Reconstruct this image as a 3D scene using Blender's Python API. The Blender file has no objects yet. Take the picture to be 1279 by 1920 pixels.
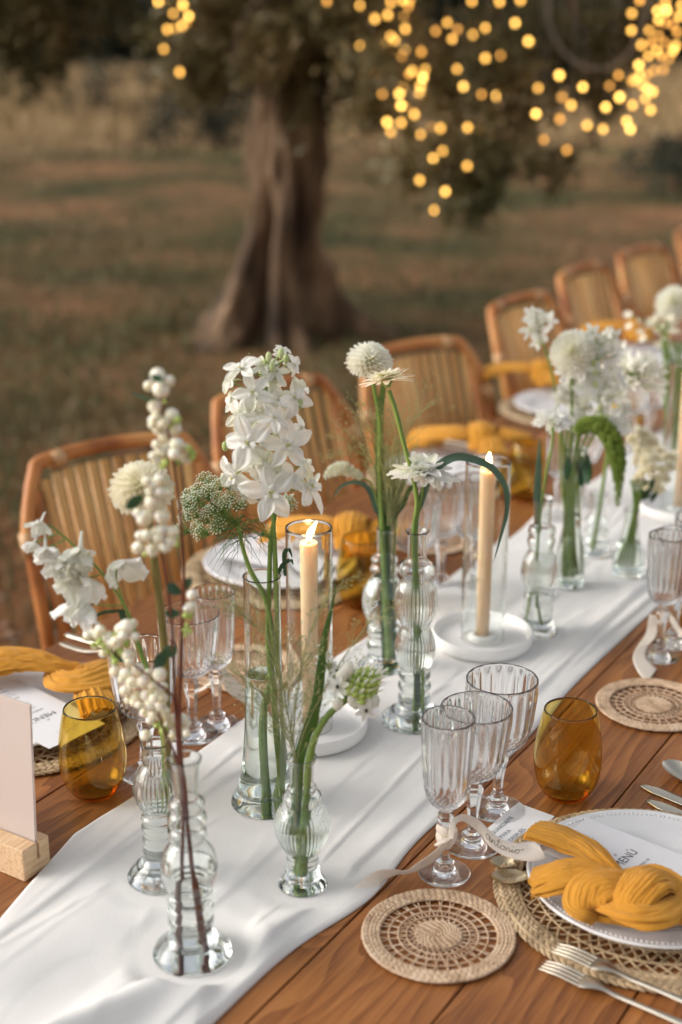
import bpy, bmesh, math, random
from math import sin, cos, pi, radians, sqrt, exp
from mathutils import Vector, Matrix, noise
V = Vector
R = random.Random(7)
SC = bpy.context.scene
# ------------------------------------------------------------------ camera, sky, sun, exposure
FPX, CZ, TZ = 2667.0, 1.67, 0.75
PITCH, AZ = radians(19), radians(31.5)
cd = bpy.data.cameras.new('camera'); cam = bpy.data.objects.new('camera', cd)
SC.collection.objects.link(cam); SC.camera = cam
cam.location = (0, 0, CZ); cam.rotation_euler = (radians(90 - 19), 0, AZ - pi / 2)
cd.sensor_fit = 'VERTICAL'; cd.sensor_height = 36; cd.lens = 50
cd.clip_start = .05; cd.clip_end = 900
cd.dof.use_dof = True; cd.dof.focus_distance = 1.72; cd.dof.aperture_fstop = 2.5
cd.dof.aperture_blades = 0
SC.render.engine = 'CYCLES'
SC.view_settings.view_transform = 'Standard'; SC.view_settings.look = 'None'
SC.view_settings.gamma = 1; SC.view_settings.use_curve_mapping = False
SC.view_settings.exposure = 0.92
cy = SC.cycles
cy.use_denoising = True; cy.use_adaptive_sampling = False
cy.max_bounces = 24; cy.transmission_bounces = 20; cy.glossy_bounces = 6; cy.diffuse_bounces = 4
cy.transparent_max_bounces = 12; cy.volume_bounces = 0
cy.caustics_reflective = True; cy.caustics_refractive = True; cy.sample_clamp_indirect = 6
cy.blur_glossy = .3
W = bpy.data.worlds.new('World'); SC.world = W; W.use_nodes = True
wn = W.node_tree; wn.nodes.clear()
sky = wn.nodes.new('ShaderNodeTexSky'); sky.sky_type = 'NISHITA'; sky.sun_disc = False
SUN_EL, SUN_AZ = 24.0, 120.0      # degrees: height, and compass angle from +X towards +Y
sky.sun_elevation = radians(SUN_EL); sky.sun_rotation = radians(90 - SUN_AZ)
sky.dust_density = 3; sky.air_density = 1
hs = wn.nodes.new('ShaderNodeHueSaturation'); hs.inputs['Saturation'].default_value = .22
tm = wn.nodes.new('ShaderNodeMix'); tm.data_type = 'RGBA'; tm.blend_type = 'MULTIPLY'; tm.inputs[0].default_value = 1
tm.inputs[7].default_value = (1.0, .985, .985, 1)
bg = wn.nodes.new('ShaderNodeBackground'); bg.inputs[1].default_value = .12
wo = wn.nodes.new('ShaderNodeOutputWorld')
wn.links.new(sky.outputs[0], hs.inputs['Color']); wn.links.new(hs.outputs[0], tm.inputs[6])
wn.links.new(tm.outputs[2], bg.inputs[0]); wn.links.new(bg.outputs[0], wo.inputs[0])
sd = bpy.data.lights.new('sun', 'SUN'); sd.energy = .65; sd.angle = radians(40); sd.color = (1, .93, .84)
so = bpy.data.objects.new('sun', sd); SC.collection.objects.link(so); so.location = (0, 0, 20)
so.rotation_euler = V((cos(radians(SUN_AZ)) * cos(radians(SUN_EL + 14)), sin(radians(SUN_AZ)) * cos(radians(SUN_EL + 14)), sin(radians(SUN_EL + 14)))).to_track_quat('Z', 'Y').to_euler()

# ------------------------------------------------------------------ measuring helpers (points of the table plane etc.)
HD = V((cos(AZ), sin(AZ), 0)); RT = V((sin(AZ), -cos(AZ), 0)); UP = V((0, 0, 1))
FW = HD * cos(PITCH) - UP * sin(PITCH); CU = HD * sin(PITCH) + UP * cos(PITCH); CAM = V((0, 0, CZ))
def ray(px, py): return FW * FPX + RT * (px - 639.5) - CU * (py - 960)
def T(px, py, z=TZ):
    d = ray(px, py); return CAM + d * ((z - CZ) / d.z)
def Q(px, py, B, d=0.):                       # point seen at px,py in the upright plane through B (+ d metres further off)
    r = ray(px, py); return CAM + r * (((B - CAM).dot(HD) + d) / r.dot(HD))
def mpp(P): return (P - CAM).dot(FW) / FPX    # metres per photo pixel at P

# ------------------------------------------------------------------ mesh helpers
ORG = {}
def link(o):
    SC.collection.objects.link(o); return o
def tag(o, label=None, cat=None, group=None, kind=None):
    if label: o['label'] = label
    if cat: o['category'] = cat
    if group: o['group'] = group
    if kind: o['kind'] = kind
    return o
def thing(name, label, cat, loc, group=None, rz=0):
    o = bpy.data.objects.new(name, None); link(o); o.location = loc; o.rotation_euler = (0, 0, rz)
    o.empty_display_size = .05; ORG[o.name] = V(loc)
    return tag(o, label, cat, group)
class MB:
    def __init__(s): s.v = []; s.f = []; s.m = []; s.mi = 0
    def add(s, vs, fs):
        b = len(s.v); s.v += [tuple(p) for p in vs]; s.f += [tuple(b + i for i in f) for f in fs]; s.m += [s.mi] * len(fs)
    def grid(s, rows, wrap=False):
        n = len(rows[0]); fs = []
        for i in range(len(rows) - 1):
            for j in range(n if wrap else n - 1):
                a = i * n + j; b = i * n + (j + 1) % n
                fs.append((a, b, b + n, a + n))
        s.add([p for r in rows for p in r], fs)
    def tube(s, pts, rad, n=7, cap=True, flat=1., ref=None):
        pts = [V(p) for p in pts]; m = len(pts)
        if not hasattr(rad, '__len__'): rad = [rad] * m
        t0 = (pts[1] - pts[0]).normalized(); u = (ref or (UP if abs(t0.z) < .9 else V((1, 0, 0))))
        u = (u - t0 * u.dot(t0)).normalized(); rows = []
        for i, p in enumerate(pts):
            t = (pts[min(i + 1, m - 1)] - pts[max(i - 1, 0)]).normalized()
            u = (u - t * u.dot(t)).normalized(); w = t.cross(u)
            rows.append([p + (w * cos(2 * pi * k / n) + u * sin(2 * pi * k / n) * flat) * rad[i] for k in range(n)])
        b = len(s.v); s.grid(rows, True)
        if cap:
            s.f += [tuple(b + k for k in range(n))[::-1], tuple(b + (m - 1) * n + k for k in range(n))]; s.m += [s.mi] * 2
    def lathe(s, prof, n=48, c=(0, 0, 0), rib=None):
        rows = []
        for (z, r) in prof:
            rows.append([(c[0] + cos(2 * pi * k / n) * (q := r * (rib(2 * pi * k / n, z, r) if rib and r > 1e-4 else 1)), c[1] + sin(2 * pi * k / n) * q, c[2] + z) for k in range(n)])
        s.grid(rows, True)
    def ball(s, c, r, n=8, m=5, sq=1., ax=None):
        rows = []; c = V(c)
        for i in range(m + 1):
            a = pi * i / m; rr = max(sin(a), .02)
            rows.append([c + V((cos(2 * pi * k / n) * rr * r, sin(2 * pi * k / n) * rr * r, -cos(a) * r * sq)) for k in range(n)])
        s.grid(rows, True)
    def box(s, c, d, rot=None):
        x, y, z = (k / 2 for k in d); c = V(c)
        vs = [V((i * x, j * y, k * z)) for i in (-1, 1) for j in (-1, 1) for k in (-1, 1)]
        if rot is not None: vs = [rot @ p for p in vs]
        s.add([c + p for p in vs], [(0, 1, 3, 2), (4, 6, 7, 5), (0, 4, 5, 1), (2, 3, 7, 6), (0, 2, 6, 4), (1, 5, 7, 3)])
    def rbox(s, c, d, e=.003, rot=None):      # box with chamfered edges
        bm = bmesh.new(); bmesh.ops.create_cube(bm, size=1)
        for v in bm.verts: v.co = V((v.co.x * d[0], v.co.y * d[1], v.co.z * d[2]))
        bmesh.ops.bevel(bm, geom=list(bm.edges), offset=e, segments=2, affect='EDGES', profile=.6)
        bm.verts.ensure_lookup_table(); c = V(c)
        s.add([c + ((rot @ v.co) if rot is not None else v.co) for v in bm.verts], [tuple(v.index for v in f.verts) for f in bm.faces]); bm.free()
    def petal(s, o, d, up, L, Wd, curl=.6, cup=.25, e=1., nu=5, nv=4, ruf=0., base=.3, droop=0., pw=.75, tipw=.16):
        o = V(o); d = V(d).normalized(); up = V(up); up = (up - d * up.dot(d)).normalized(); sd_ = d.cross(up)
        p = V(o); rows = []; ph = R.uniform(0, 6)
        for i in range(nu + 1):
            u = i / nu; a = curl * u + droop
            w = Wd * .5 * max(base * (1 - u) ** 2 + sin(pi * min(u ** e * .93 + .02, 1)) ** pw, .04) if i < nu else Wd * tipw
            nrm = up * cos(a) - d * sin(a)
            row = []
            for j in range(nv + 1):
                v = j / nv * 2 - 1
                row.append(p + sd_ * (v * w) + nrm * (cup * w * v * v + ruf * u * sin(v * 5 + ph + u * 3) * w - (.12 * w * (1 - abs(v)) if nv > 2 else 0)))
            rows.append(row); p = p + (d * cos(a) + up * sin(a)) * (L / nu)
        s.grid(rows)
    def build(s, name, mat, parent=None, smooth=True, recalc=False, label=None, kind=None, org=None):
        me = bpy.data.meshes.new(name)
        o0 = V((0, 0, 0)) if org is None else org
        if parent is not None and org is None:
            r = parent
            while r.parent: r = r.parent
            o0 = ORG.get(r.name, V((0, 0, 0)))
        if recalc:
            bm = bmesh.new(); vs = [bm.verts.new(V(p) - o0) for p in s.v]
            for f, mi in zip(s.f, s.m):
                try: bm.faces.new([vs[i] for i in f]).material_index = mi
                except ValueError: pass
            bmesh.ops.remove_doubles(bm, verts=bm.verts, dist=1e-6)
            bmesh.ops.recalc_face_normals(bm, faces=bm.faces); bm.to_mesh(me); bm.free()
        else:
            me.from_pydata([(p[0] - o0.x, p[1] - o0.y, p[2] - o0.z) for p in s.v], [], s.f)
            me.polygons.foreach_set('material_index', s.m)
        for m_ in (mat if isinstance(mat, (list, tuple)) else [mat]): me.materials.append(m_)
        if smooth: me.polygons.foreach_set('use_smooth', [True] * len(me.polygons))
        me.update(); o = bpy.data.objects.new(name, me); link(o)
        if parent is not None: o.parent = parent
        if label: o['label'] = label
        if kind: o['kind'] = kind
        return o
def cat(pts, k=6):                             # Catmull-Rom resampling (any dimension)
    n = len(pts[0]); out = []
    P = [pts[0]] + list(pts) + [pts[-1]]
    for i in range(1, len(P) - 2):
        a, b, c, d = P[i - 1:i + 3]
        for q in range(k):
            t = q / k
            out.append(tuple(.5 * (2 * b[m] + (c[m] - a[m]) * t + (2 * a[m] - 5 * b[m] + 4 * c[m] - d[m]) * t * t + (3 * b[m] - a[m] - 3 * c[m] + d[m]) * t ** 3) for m in range(n)))
    out.append(tuple(pts[-1])); return out
def copy_tree(o, loc, label, name=None, rz=None):
    c = o.copy(); link(c); c.location = loc
    if rz is not None: c.rotation_euler[2] = rz
    c['label'] = label
    for ch in o.children:
        k = ch.copy(); link(k); k.parent = c
        for g in ch.children:
            q = g.copy(); link(q); q.parent = k
    return c
def rperp(n):
    n = V(n).normalized(); a = n.cross(V((0, 0, 1)) if abs(n.z) < .9 else V((1, 0, 0))).normalized(); return a, n.cross(a)

# ------------------------------------------------------------------ materials
def srgb(r, g, b): return tuple(((c / 255) / 12.92 if c / 255 < .04045 else ((c / 255 + .055) / 1.055) ** 2.4) for c in (r, g, b)) + (1,)
def newmat(name):
    m = bpy.data.materials.new(name); m.use_nodes = True; nt = m.node_tree; return m, nt, nt.nodes['Principled BSDF']
def N(nt, t, **k):
    n = nt.nodes.new('ShaderNode' + t)
    for a, b in k.items():
        if a[0] == '_': n.inputs[a[1:].replace('_', ' ')].default_value = b
        else: setattr(n, a, b)
    return n
def ramp(nt, fac, cols):
    r = nt.nodes.new('ShaderNodeValToRGB'); e = r.color_ramp.elements
    while len(e) < len(cols): e.new(.5)
    for k, (p, c) in enumerate(cols): e[k].position = p; e[k].color = tuple(c[:3]) + (1,)
    nt.links.new(fac, r.inputs[0]); return r
def coords(nt, scale=(1, 1, 1), kind='Object', rnd=0.):
    tc = N(nt, 'TexCoord'); mp = N(nt, 'Mapping'); mp.inputs['Scale'].default_value = scale
    nt.links.new(tc.outputs[kind], mp.inputs[0])
    if rnd:
        oi = N(nt, 'ObjectInfo'); ml = N(nt, 'Math', operation='MULTIPLY'); ml.inputs[1].default_value = rnd
        cb = N(nt, 'CombineXYZ'); nt.links.new(oi.outputs['Random'], ml.inputs[0])
        for k in range(3): nt.links.new(ml.outputs[0], cb.inputs[k])
        nt.links.new(cb.outputs[0], mp.inputs['Location'])
    return mp.outputs[0]
def bump(nt, bs, h, strength=.3, dist=.002):
    b = N(nt, 'Bump'); b.inputs['Strength'].default_value = strength; b.inputs['Distance'].default_value = dist
    nt.links.new(h, b.inputs['Height']); nt.links.new(b.outputs[0], bs.inputs['Normal'])
def simple(name, cols, rough=.6, scale=30, bmp=0., bd=.001, bscale=None, stretch=(1, 1, 1), sss=0., trans=0., metal=0., spec=.5, rnd=1., coat=0.):
    m, nt, bs = newmat(name); cols = [c if len(c) == 4 else tuple(c) + (1,) for c in cols]
    co = coords(nt, stretch, rnd=rnd)
    nz = N(nt, 'TexNoise'); nz.inputs['Scale'].default_value = scale; nz.inputs['Detail'].default_value = 5
    nt.links.new(co, nz.inputs['Vector'])
    rp = ramp(nt, nz.outputs[0], [(.3 + .4 * i / max(1, len(cols) - 1), c) for i, c in enumerate(cols)])
    nt.links.new(rp.outputs[0], bs.inputs['Base Color'])
    bs.inputs['Roughness'].default_value = rough; bs.inputs['Metallic'].default_value = metal
    bs.inputs['Specular IOR Level'].default_value = spec; bs.inputs['Coat Weight'].default_value = coat
    if sss:
        bs.inputs['Subsurface Weight'].default_value = sss; bs.inputs['Subsurface Radius'].default_value = (.01, .006, .003); bs.inputs['Subsurface Scale'].default_value = 1
    if bmp:
        n2 = N(nt, 'TexNoise'); n2.inputs['Scale'].default_value = bscale or scale * 4; n2.inputs['Detail'].default_value = 4
        nt.links.new(co, n2.inputs['Vector']); bump(nt, bs, n2.outputs[0], bmp, bd)
    if trans:
        out = nt.nodes['Material Output']; tr = N(nt, 'BsdfTranslucent'); mx = N(nt, 'MixShader'); mx.inputs[0].default_value = trans
        nt.links.new(rp.outputs[0], tr.inputs[0]); nt.links.new(bs.outputs[0], mx.inputs[1]); nt.links.new(tr.outputs[0], mx.inputs[2]); nt.links.new(mx.outputs[0], out.inputs[0])
    return m
M = {}
def wood_mat():
    m, nt, bs = newmat('stained_pine'); co = coords(nt, (1, 1, 1), rnd=9)
    # slow waviness plus sparse knots bend the growth rings
    n1 = N(nt, 'TexNoise'); n1.inputs['Scale'].default_value = 1; n1.inputs['Detail'].default_value = 2
    mp = N(nt, 'Mapping'); mp.inputs['Scale'].default_value = (1.6, 9, 9); nt.links.new(co, mp.inputs[0]); nt.links.new(mp.outputs[0], n1.inputs[0])
    vo = N(nt, 'TexVoronoi'); vo.inputs['Scale'].default_value = 1; mv = N(nt, 'Mapping'); mv.inputs['Scale'].default_value = (3.2, 8.5, 0)
    nt.links.new(co, mv.inputs[0]); nt.links.new(mv.outputs[0], vo.inputs['Vector'])
    kn = N(nt, 'MapRange'); kn.inputs[1].default_value = 0; kn.inputs[2].default_value = .42; kn.inputs[3].default_value = 1; kn.inputs[4].default_value = 0
    nt.links.new(vo.outputs['Distance'], kn.inputs[0])
    kp = N(nt, 'Math', operation='POWER'); nt.links.new(kn.outputs[0], kp.inputs[0]); kp.inputs[1].default_value = 1.7
    sp = N(nt, 'SeparateXYZ'); nt.links.new(co, sp.inputs[0])
    a = N(nt, 'Math', operation='MULTIPLY'); nt.links.new(sp.outputs[1], a.inputs[0]); a.inputs[1].default_value = 10
    b = N(nt, 'Math', operation='MULTIPLY_ADD'); nt.links.new(n1.outputs[0], b.inputs[0]); b.inputs[1].default_value = 2.3; nt.links.new(a.outputs[0], b.inputs[2])
    c = N(nt, 'Math', operation='MULTIPLY_ADD'); nt.links.new(kp.outputs[0], c.inputs[0]); c.inputs[1].default_value = 1.5; nt.links.new(b.outputs[0], c.inputs[2])
    w = N(nt, 'Math', operation='MULTIPLY'); nt.links.new(c.outputs[0], w.inputs[0]); w.inputs[1].default_value = 4.2
    fr = N(nt, 'Math', operation='FRACT'); nt.links.new(w.outputs[0], fr.inputs[0])
    n2 = N(nt, 'TexNoise'); n2.inputs['Scale'].default_value = 1; n2.inputs['Detail'].default_value = 8; n2.inputs['Roughness'].default_value = .7
    m2 = N(nt, 'Mapping'); m2.inputs['Scale'].default_value = (9, 260, 80); nt.links.new(co, m2.inputs[0]); nt.links.new(m2.outputs[0], n2.inputs[0])
    n3 = N(nt, 'TexNoise'); n3.inputs['Scale'].default_value = 5; n3.inputs['Detail'].default_value = 4; nt.links.new(co, n3.inputs[0])
    s1 = N(nt, 'Math', operation='MULTIPLY_ADD'); nt.links.new(n2.outputs[0], s1.inputs[0]); s1.inputs[1].default_value = .75
    s0 = N(nt, 'Math', operation='MULTIPLY'); nt.links.new(fr.outputs[0], s0.inputs[0]); s0.inputs[1].default_value = .20; nt.links.new(s0.outputs[0], s1.inputs[2])
    s2 = N(nt, 'Math', operation='MULTIPLY_ADD'); nt.links.new(n3.outputs[0], s2.inputs[0]); s2.inputs[1].default_value = .35; nt.links.new(s1.outputs[0], s2.inputs[2])
    rp = ramp(nt, s2.outputs[0], [(.34, (.47, .205, .062)), (.58, (.33, .125, .034)), (.76, (.20, .068, .018)), (.95, (.09, .03, .01))])
    dk = N(nt, 'Mix', data_type='RGBA'); nt.links.new(rp.outputs[0], dk.inputs[6]); dk.inputs[7].default_value = (.06, .02, .008, 1)
    k3 = N(nt, 'MapRange'); k3.inputs[1].default_value = .82; k3.inputs[2].default_value = .95; nt.links.new(kn.outputs[0], k3.inputs[0]); nt.links.new(k3.outputs[0], dk.inputs[0])
    oi = N(nt, 'ObjectInfo'); hv = N(nt, 'HueSaturation'); mr = N(nt, 'MapRange'); mr.inputs[3].default_value = .76; mr.inputs[4].default_value = 1.2
    nt.links.new(oi.outputs['Random'], mr.inputs[0]); nt.links.new(mr.outputs[0], hv.inputs['Value']); nt.links.new(dk.outputs[2], hv.inputs['Color'])
    nt.links.new(hv.outputs[0], bs.inputs['Base Color']); bs.inputs['Roughness'].default_value = .42
    bs.inputs['Specular IOR Level'].default_value = .4
    bump(nt, bs, s1.outputs[0], .25, .0006); return m
M['wood'] = wood_mat()
def glass(name, col=(1, 1, 1), ior=1.48, dens=0, absorb=None, rough=0.):
    m = bpy.data.materials.new(name); m.use_nodes = True; nt = m.node_tree; nt.nodes.clear()
    g = N(nt, 'BsdfGlass'); g.inputs['Color'].default_value = tuple(col) + (1,); g.inputs['IOR'].default_value = ior; g.inputs['Roughness'].default_value = rough
    o = N(nt, 'OutputMaterial'); nt.links.new(g.outputs[0], o.inputs[0])
    if absorb:
        a = N(nt, 'VolumeAbsorption'); a.inputs[0].default_value = tuple(absorb) + (1,); a.inputs[1].default_value = dens
        nt.links.new(a.outputs[0], o.inputs[1])
    return m
M['glass'] = glass('clear_glass', (.985, .995, .99))
M['glassg'] = glass('pressed_glass', (.99, .993, .997), 1.5)
M['greenglass'] = glass('green_tinted_glass', (.975, .993, .98), 1.48)
M['amber'] = glass('amber_glass', (.94, .87, .66), 1.5, 330, (.97, .875, .12))
M['water'] = glass('water', (.995, .998, .995), 1.33)
def cloth_mat(name, cols, scale, strength, trans=.15, crepe=None):
    m = simple(name, cols, .92, 6, trans=trans, spec=.15, rnd=0)
    nt = m.node_tree; bs = nt.nodes['Principled BSDF']; co = coords(nt)
    a = N(nt, 'TexNoise'); a.inputs['Scale'].default_value = scale; a.inputs['Detail'].default_value = 3
    nt.links.new(co, a.inputs[0])
    if crepe:
        mp = N(nt, 'Mapping'); mp.inputs['Scale'].default_value = crepe; nt.links.new(co, mp.inputs[0]); nt.links.new(mp.outputs[0], a.inputs[0])
    bump(nt, bs, a.outputs[0], strength, .0016 if not crepe else .004)
    bs.inputs['Sheen Weight'].default_value = .15
    return m
M['runner'] = cloth_mat('white_gauze', [(.77, .755, .725), (.84, .825, .795)], 420, .18, .1)
M['napkin'] = cloth_mat('mustard_gauze', [(.60, .26, .028), (.76, .37, .055)], 1, .3, .12, (420, 420, 420))
M['ribbon'] = cloth_mat('natural_cotton_tape', [(.84, .74, .62), (.89, .80, .70)], 900, .35, .15)
M['ceramic'] = simple('white_ceramic', [(.80, .79, .78), (.84, .83, .82)], .18, 8)
M['dish'] = simple('matte_white_dish', [(.80, .79, .77), (.84, .83, .81)], .55, 8)
M['wax'] = simple('peach_wax', [(.97, .66, .40), (.98, .71, .46)], .5, 6, sss=.6)
M['wick'] = simple('wick', [(.03, .02, .015), (.05, .03, .02)], .9, 50)
M['straw'] = simple('natural_straw', [(.42, .27, .16), (.64, .45, .29), (.74, .56, .39)], .7, 60, bmp=.5, bd=.0006, bscale=500, rnd=0)
M['seagrass'] = simple('seagrass', [(.30, .21, .115), (.52, .37, .21), (.64, .48, .30)], .68, 45, bmp=.5, bd=.0006, bscale=400, rnd=0)
M['gold'] = simple('brushed_champagne_metal', [(.52, .42, .27), (.62, .52, .36)], .3, 20, metal=1, bmp=.1, bd=.0003, bscale=300)
M['silvery'] = simple('pale_champagne_metal', [(.60, .55, .45), (.70, .65, .54)], .28, 20, metal=1)
M['paper'] = simple('white_card', [(.80, .79, .79), (.83, .82, .82)], .8, 9)
M['ink'] = simple('dark_ink', [(.04, .04, .045), (.06, .06, .065)], .8, 20)
M['inkblue'] = simple('slate_blue_ink', [(.09, .12, .17), (.12, .15, .2)], .8, 20)
M['inkgold'] = simple('bronze_ink', [(.13, .09, .04), (.2, .14, .06)], .5, 90)
M['lightwood'] = simple('pale_pine', [(.50, .31, .16), (.66, .45, .26), (.72, .52, .32)], .55, 10, stretch=(3, 22, 22), bmp=.2, bd=.0005)
M['rattan'] = simple('red_brown_cane', [(.24, .07, .016), (.50, .19, .050), (.62, .31, .10)], .45, 7, bmp=.2, bd=.001, coat=.0, spec=.35)
M['slat'] = simple('golden_bamboo', [(.50, .23, .06), (.68, .36, .11), (.74, .46, .18)], .42, 3, stretch=(3, 3, 1), rnd=30, bmp=.15, bd=.001)
M['binding'] = simple('pale_cane_binding', [(.48, .25, .10), (.62, .38, .18)], .5, 40, bmp=.5, bd=.001, bscale=120)
M['petal'] = simple('white_petal', [(.76, .78, .60), (.88, .88, .83), (.91, .90, .86)], .55, 28, trans=.38, spec=.3, rnd=5, bmp=.2, bd=.0004, bscale=300)
M['cream'] = simple('cream_petal', [(.92, .87, .68), (.95, .92, .80)], .6, 40, trans=.42, spec=.25, rnd=5)
M['ivory'] = simple('ivory_petal', [(.90, .88, .76), (.92, .92, .85)], .6, 40, trans=.42, spec=.25, rnd=5)
M['greenish'] = simple('green_white_petal', [(.50, .60, .22), (.72, .78, .48)], .6, 60, trans=.3)
M['berry'] = simple('snowberry_skin', [(.70, .64, .38), (.86, .82, .66), (.90, .86, .78)], .38, .8, sss=.4, rnd=3)
M['berrydot'] = simple('berry_calyx', [(.10, .06, .03), (.2, .12, .06)], .8, 90)
M['greenberry'] = simple('unripe_green_berry', [(.30, .42, .07), (.48, .58, .17)], .45, 90, sss=.2)
M['stem'] = simple('green_stem', [(.11, .20, .03), (.22, .32, .07)], .5, 30, stretch=(1, 1, .2))
M['stemolive'] = simple('olive_brown_stem', [(.15, .12, .03), (.24, .19, .05)], .5, 30)
M['twig'] = simple('red_brown_twig', [(.085, .022, .012), (.17, .05, .025)], .45, 40)
M['leaf'] = simple('dark_green_leaf', [(.018, .055, .022), (.04, .10, .035)], .42, 30, trans=.15)
M['blade'] = simple('green_grass_blade', [(.04, .11, .02), (.09, .19, .035)], .42, 12, trans=.15, stretch=(1, 1, .3))
M['bluegreen'] = simple('blue_green_leaf', [(.05, .10, .065), (.09, .16, .10)], .5, 20, trans=.15)
M['panic'] = simple('panic_grass', [(.26, .30, .11), (.44, .44, .20)], .6, 60, trans=.2)
M['seed'] = simple('grass_seed', [(.28, .26, .09), (.46, .44, .18)], .6, 60)
M['ammi'] = simple('umbel_floret', [(.72, .77, .60), (.88, .90, .80)], .6, 200, trans=.2)
M['amar'] = simple('green_catkin', [(.10, .17, .015), (.24, .32, .04)], .7, 120)
M['centre'] = simple('yellow_green_centre', [(.45, .46, .10), (.66, .62, .22)], .6, 200)
M['black'] = simple('dark_ovary', [(.012, .014, .01), (.03, .035, .02)], .25, 90)
M['wire'] = simple('pale_light_cable', [(.20, .15, .11), (.32, .26, .2)], .6, 20)
def emis(name, col, st):
    m = bpy.data.materials.new(name); m.use_nodes = True; nt = m.node_tree; nt.nodes.clear()
    e = N(nt, 'Emission'); e.inputs[0].default_value = tuple(col) + (1,); e.inputs[1].default_value = st
    o = N(nt, 'OutputMaterial'); nt.links.new(e.outputs[0], o.inputs[0]); return m
M['bulb'] = emis('warm_bulb', (1, .50, .10), 3.3)
M['bulb2'] = emis('dim_bulb', (1, .45, .09), 2.0)
M['bulb3'] = emis('bright_bulb', (1, .52, .11), 5.5)
M['flame'] = emis('flame', (1, .66, .28), 16)
def frosted():
    m, nt, bs = newmat('frosted_acrylic'); bs.inputs['Base Color'].default_value = (.80, .70, .64, 1); bs.inputs['Roughness'].default_value = .5
    bs.inputs['Transmission Weight'].default_value = .45; bs.inputs['IOR'].default_value = 1.3; return m
M['frost'] = frosted()
M['bark'] = simple('olive_bark', [(.014, .008, .004), (.125, .072, .036), (.38, .25, .145)], .9, 5, stretch=(1, 1, .35), bmp=1, bd=.02, bscale=25, rnd=0)
M['oleaf'] = simple('olive_leaf', [(.05, .065, .018), (.15, .125, .045), (.27, .185, .07)], .6, 1.3, trans=.15, rnd=0)
M['dleaf'] = simple('dark_tree_leaf', [(.010, .018, .009), (.03, .035, .014)], .7, 1.0, trans=.1, rnd=0)
M['drygrass'] = simple('dry_grass', [(.27, .18, .08), (.46, .32, .16)], .8, .4, rnd=0)
M['tuft'] = simple('short_grass', [(.045, .065, .02), (.12, .12, .045), (.19, .14, .07)], .8, .8, rnd=0)
def ground_mat():
    m, nt, bs = newmat('orchard_ground'); co = coords(nt)
    a = N(nt, 'TexNoise'); a.inputs['Scale'].default_value = .55; a.inputs['Detail'].default_value = 6; a.inputs['Roughness'].default_value = .62; nt.links.new(co, a.inputs[0])
    r = ramp(nt, a.outputs[0], [(.34, (.034, .038, .013)), (.44, (.10, .075, .030)), (.52, (.17, .10, .046)), (.62, (.27, .14, .068))])
    b = N(nt, 'TexNoise'); b.inputs['Scale'].default_value = 14; b.inputs['Detail'].default_value = 8; nt.links.new(co, b.inputs[0])
    mx = N(nt, 'Mix', data_type='RGBA', blend_type='MULTIPLY'); mx.inputs[0].default_value = .6
    r2 = ramp(nt, b.outputs[0], [(.3, (.45, .42, .4)), (.7, (1.3, 1.25, 1.15))]); nt.links.new(r.outputs[0], mx.inputs[6]); nt.links.new(r2.outputs[0], mx.inputs[7])
    # red bare earth near the table, dry straw colour beyond the orchard
    sp = N(nt, 'SeparateXYZ'); nt.links.new(co, sp.inputs[0])
    dn = N(nt, 'VectorMath', operation='LENGTH'); nt.links.new(co, dn.inputs[0])
    e = N(nt, 'MapRange'); e.inputs[1].default_value = 3; e.inputs[2].default_value = 7; e.inputs[3].default_value = 1.5; e.inputs[4].default_value = 0; nt.links.new(dn.outputs['Value'], e.inputs[0])
    em = N(nt, 'Math', operation='MULTIPLY'); nt.links.new(e.outputs[0], em.inputs[0]); nt.links.new(b.outputs[0], em.inputs[1])
    m2 = N(nt, 'Mix', data_type='RGBA'); nt.links.new(em.outputs[0], m2.inputs[0]); nt.links.new(mx.outputs[2], m2.inputs[6]); m2.inputs[7].default_value = (.19, .075, .032, 1)
    g = N(nt, 'MapRange'); g.inputs[1].default_value = 19; g.inputs[2].default_value = 26; nt.links.new(dn.outputs['Value'], g.inputs[0])
    m3 = N(nt, 'Mix', data_type='RGBA'); nt.links.new(g.outputs[0], m3.inputs[0]); nt.links.new(m2.outputs[2], m3.inputs[6]); m3.inputs[7].default_value = (.27, .185, .085, 1)
    nt.links.new(m3.outputs[2], bs.inputs['Base Color']); bs.inputs['Roughness'].default_value = .95; bs.inputs['Specular IOR Level'].default_value = .1
    bump(nt, bs, b.outputs[0], .6, .03); return m
M['ground'] = ground_mat()
# ================================================================== ground and orchard
def gz(x, y): return 0.0
mb = MB(); mb.add([(-400, -400, 0), (500, -400, 0), (500, 500, 0), (-400, 500, 0)], [(0, 1, 2, 3)])
tag(mb.build('ground', M['ground'], smooth=False), kind='structure')
def at(px, dist, z=0.):                        # point over the ground, dist metres ahead in the direction of column px
    return HD * dist + RT * ((px - 639.5) / FPX * dist * cos(PITCH) * 1.06) + UP * z
FD = 0
def scatter_blades(mb, n, fn, h0, h1, w, lean=.5):
    for _ in range(n):
        p = fn(); h = R.uniform(h0, h1) * (min(1, max(.15, (FD - 19) / 9)) if h1 > .3 else 1); a = R.uniform(0, 2 * pi); d = V((cos(a), sin(a), 0)); l = d * h * R.uniform(.1, lean)
        s = V((-sin(a), cos(a), 0)) * w * R.uniform(.6, 1.4)
        mb.add([p - s, p + s, p + s * .6 + l * .4 + UP * h * .6, p - s * .6 + l * .4 + UP * h * .6, p + l + UP * h], [(0, 1, 2, 3), (3, 2, 4)])
mb = MB()
cl = [(R.uniform(-150, 1450), R.uniform(4.0, 20)) for _ in range(420)]
def near():
    c = R.choice(cl); return at(c[0] + R.gauss(0, 60), max(3, c[1] + R.gauss(0, .35)), -.003)
scatter_blades(mb, 34000, near, .02, .09, .005)
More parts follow.
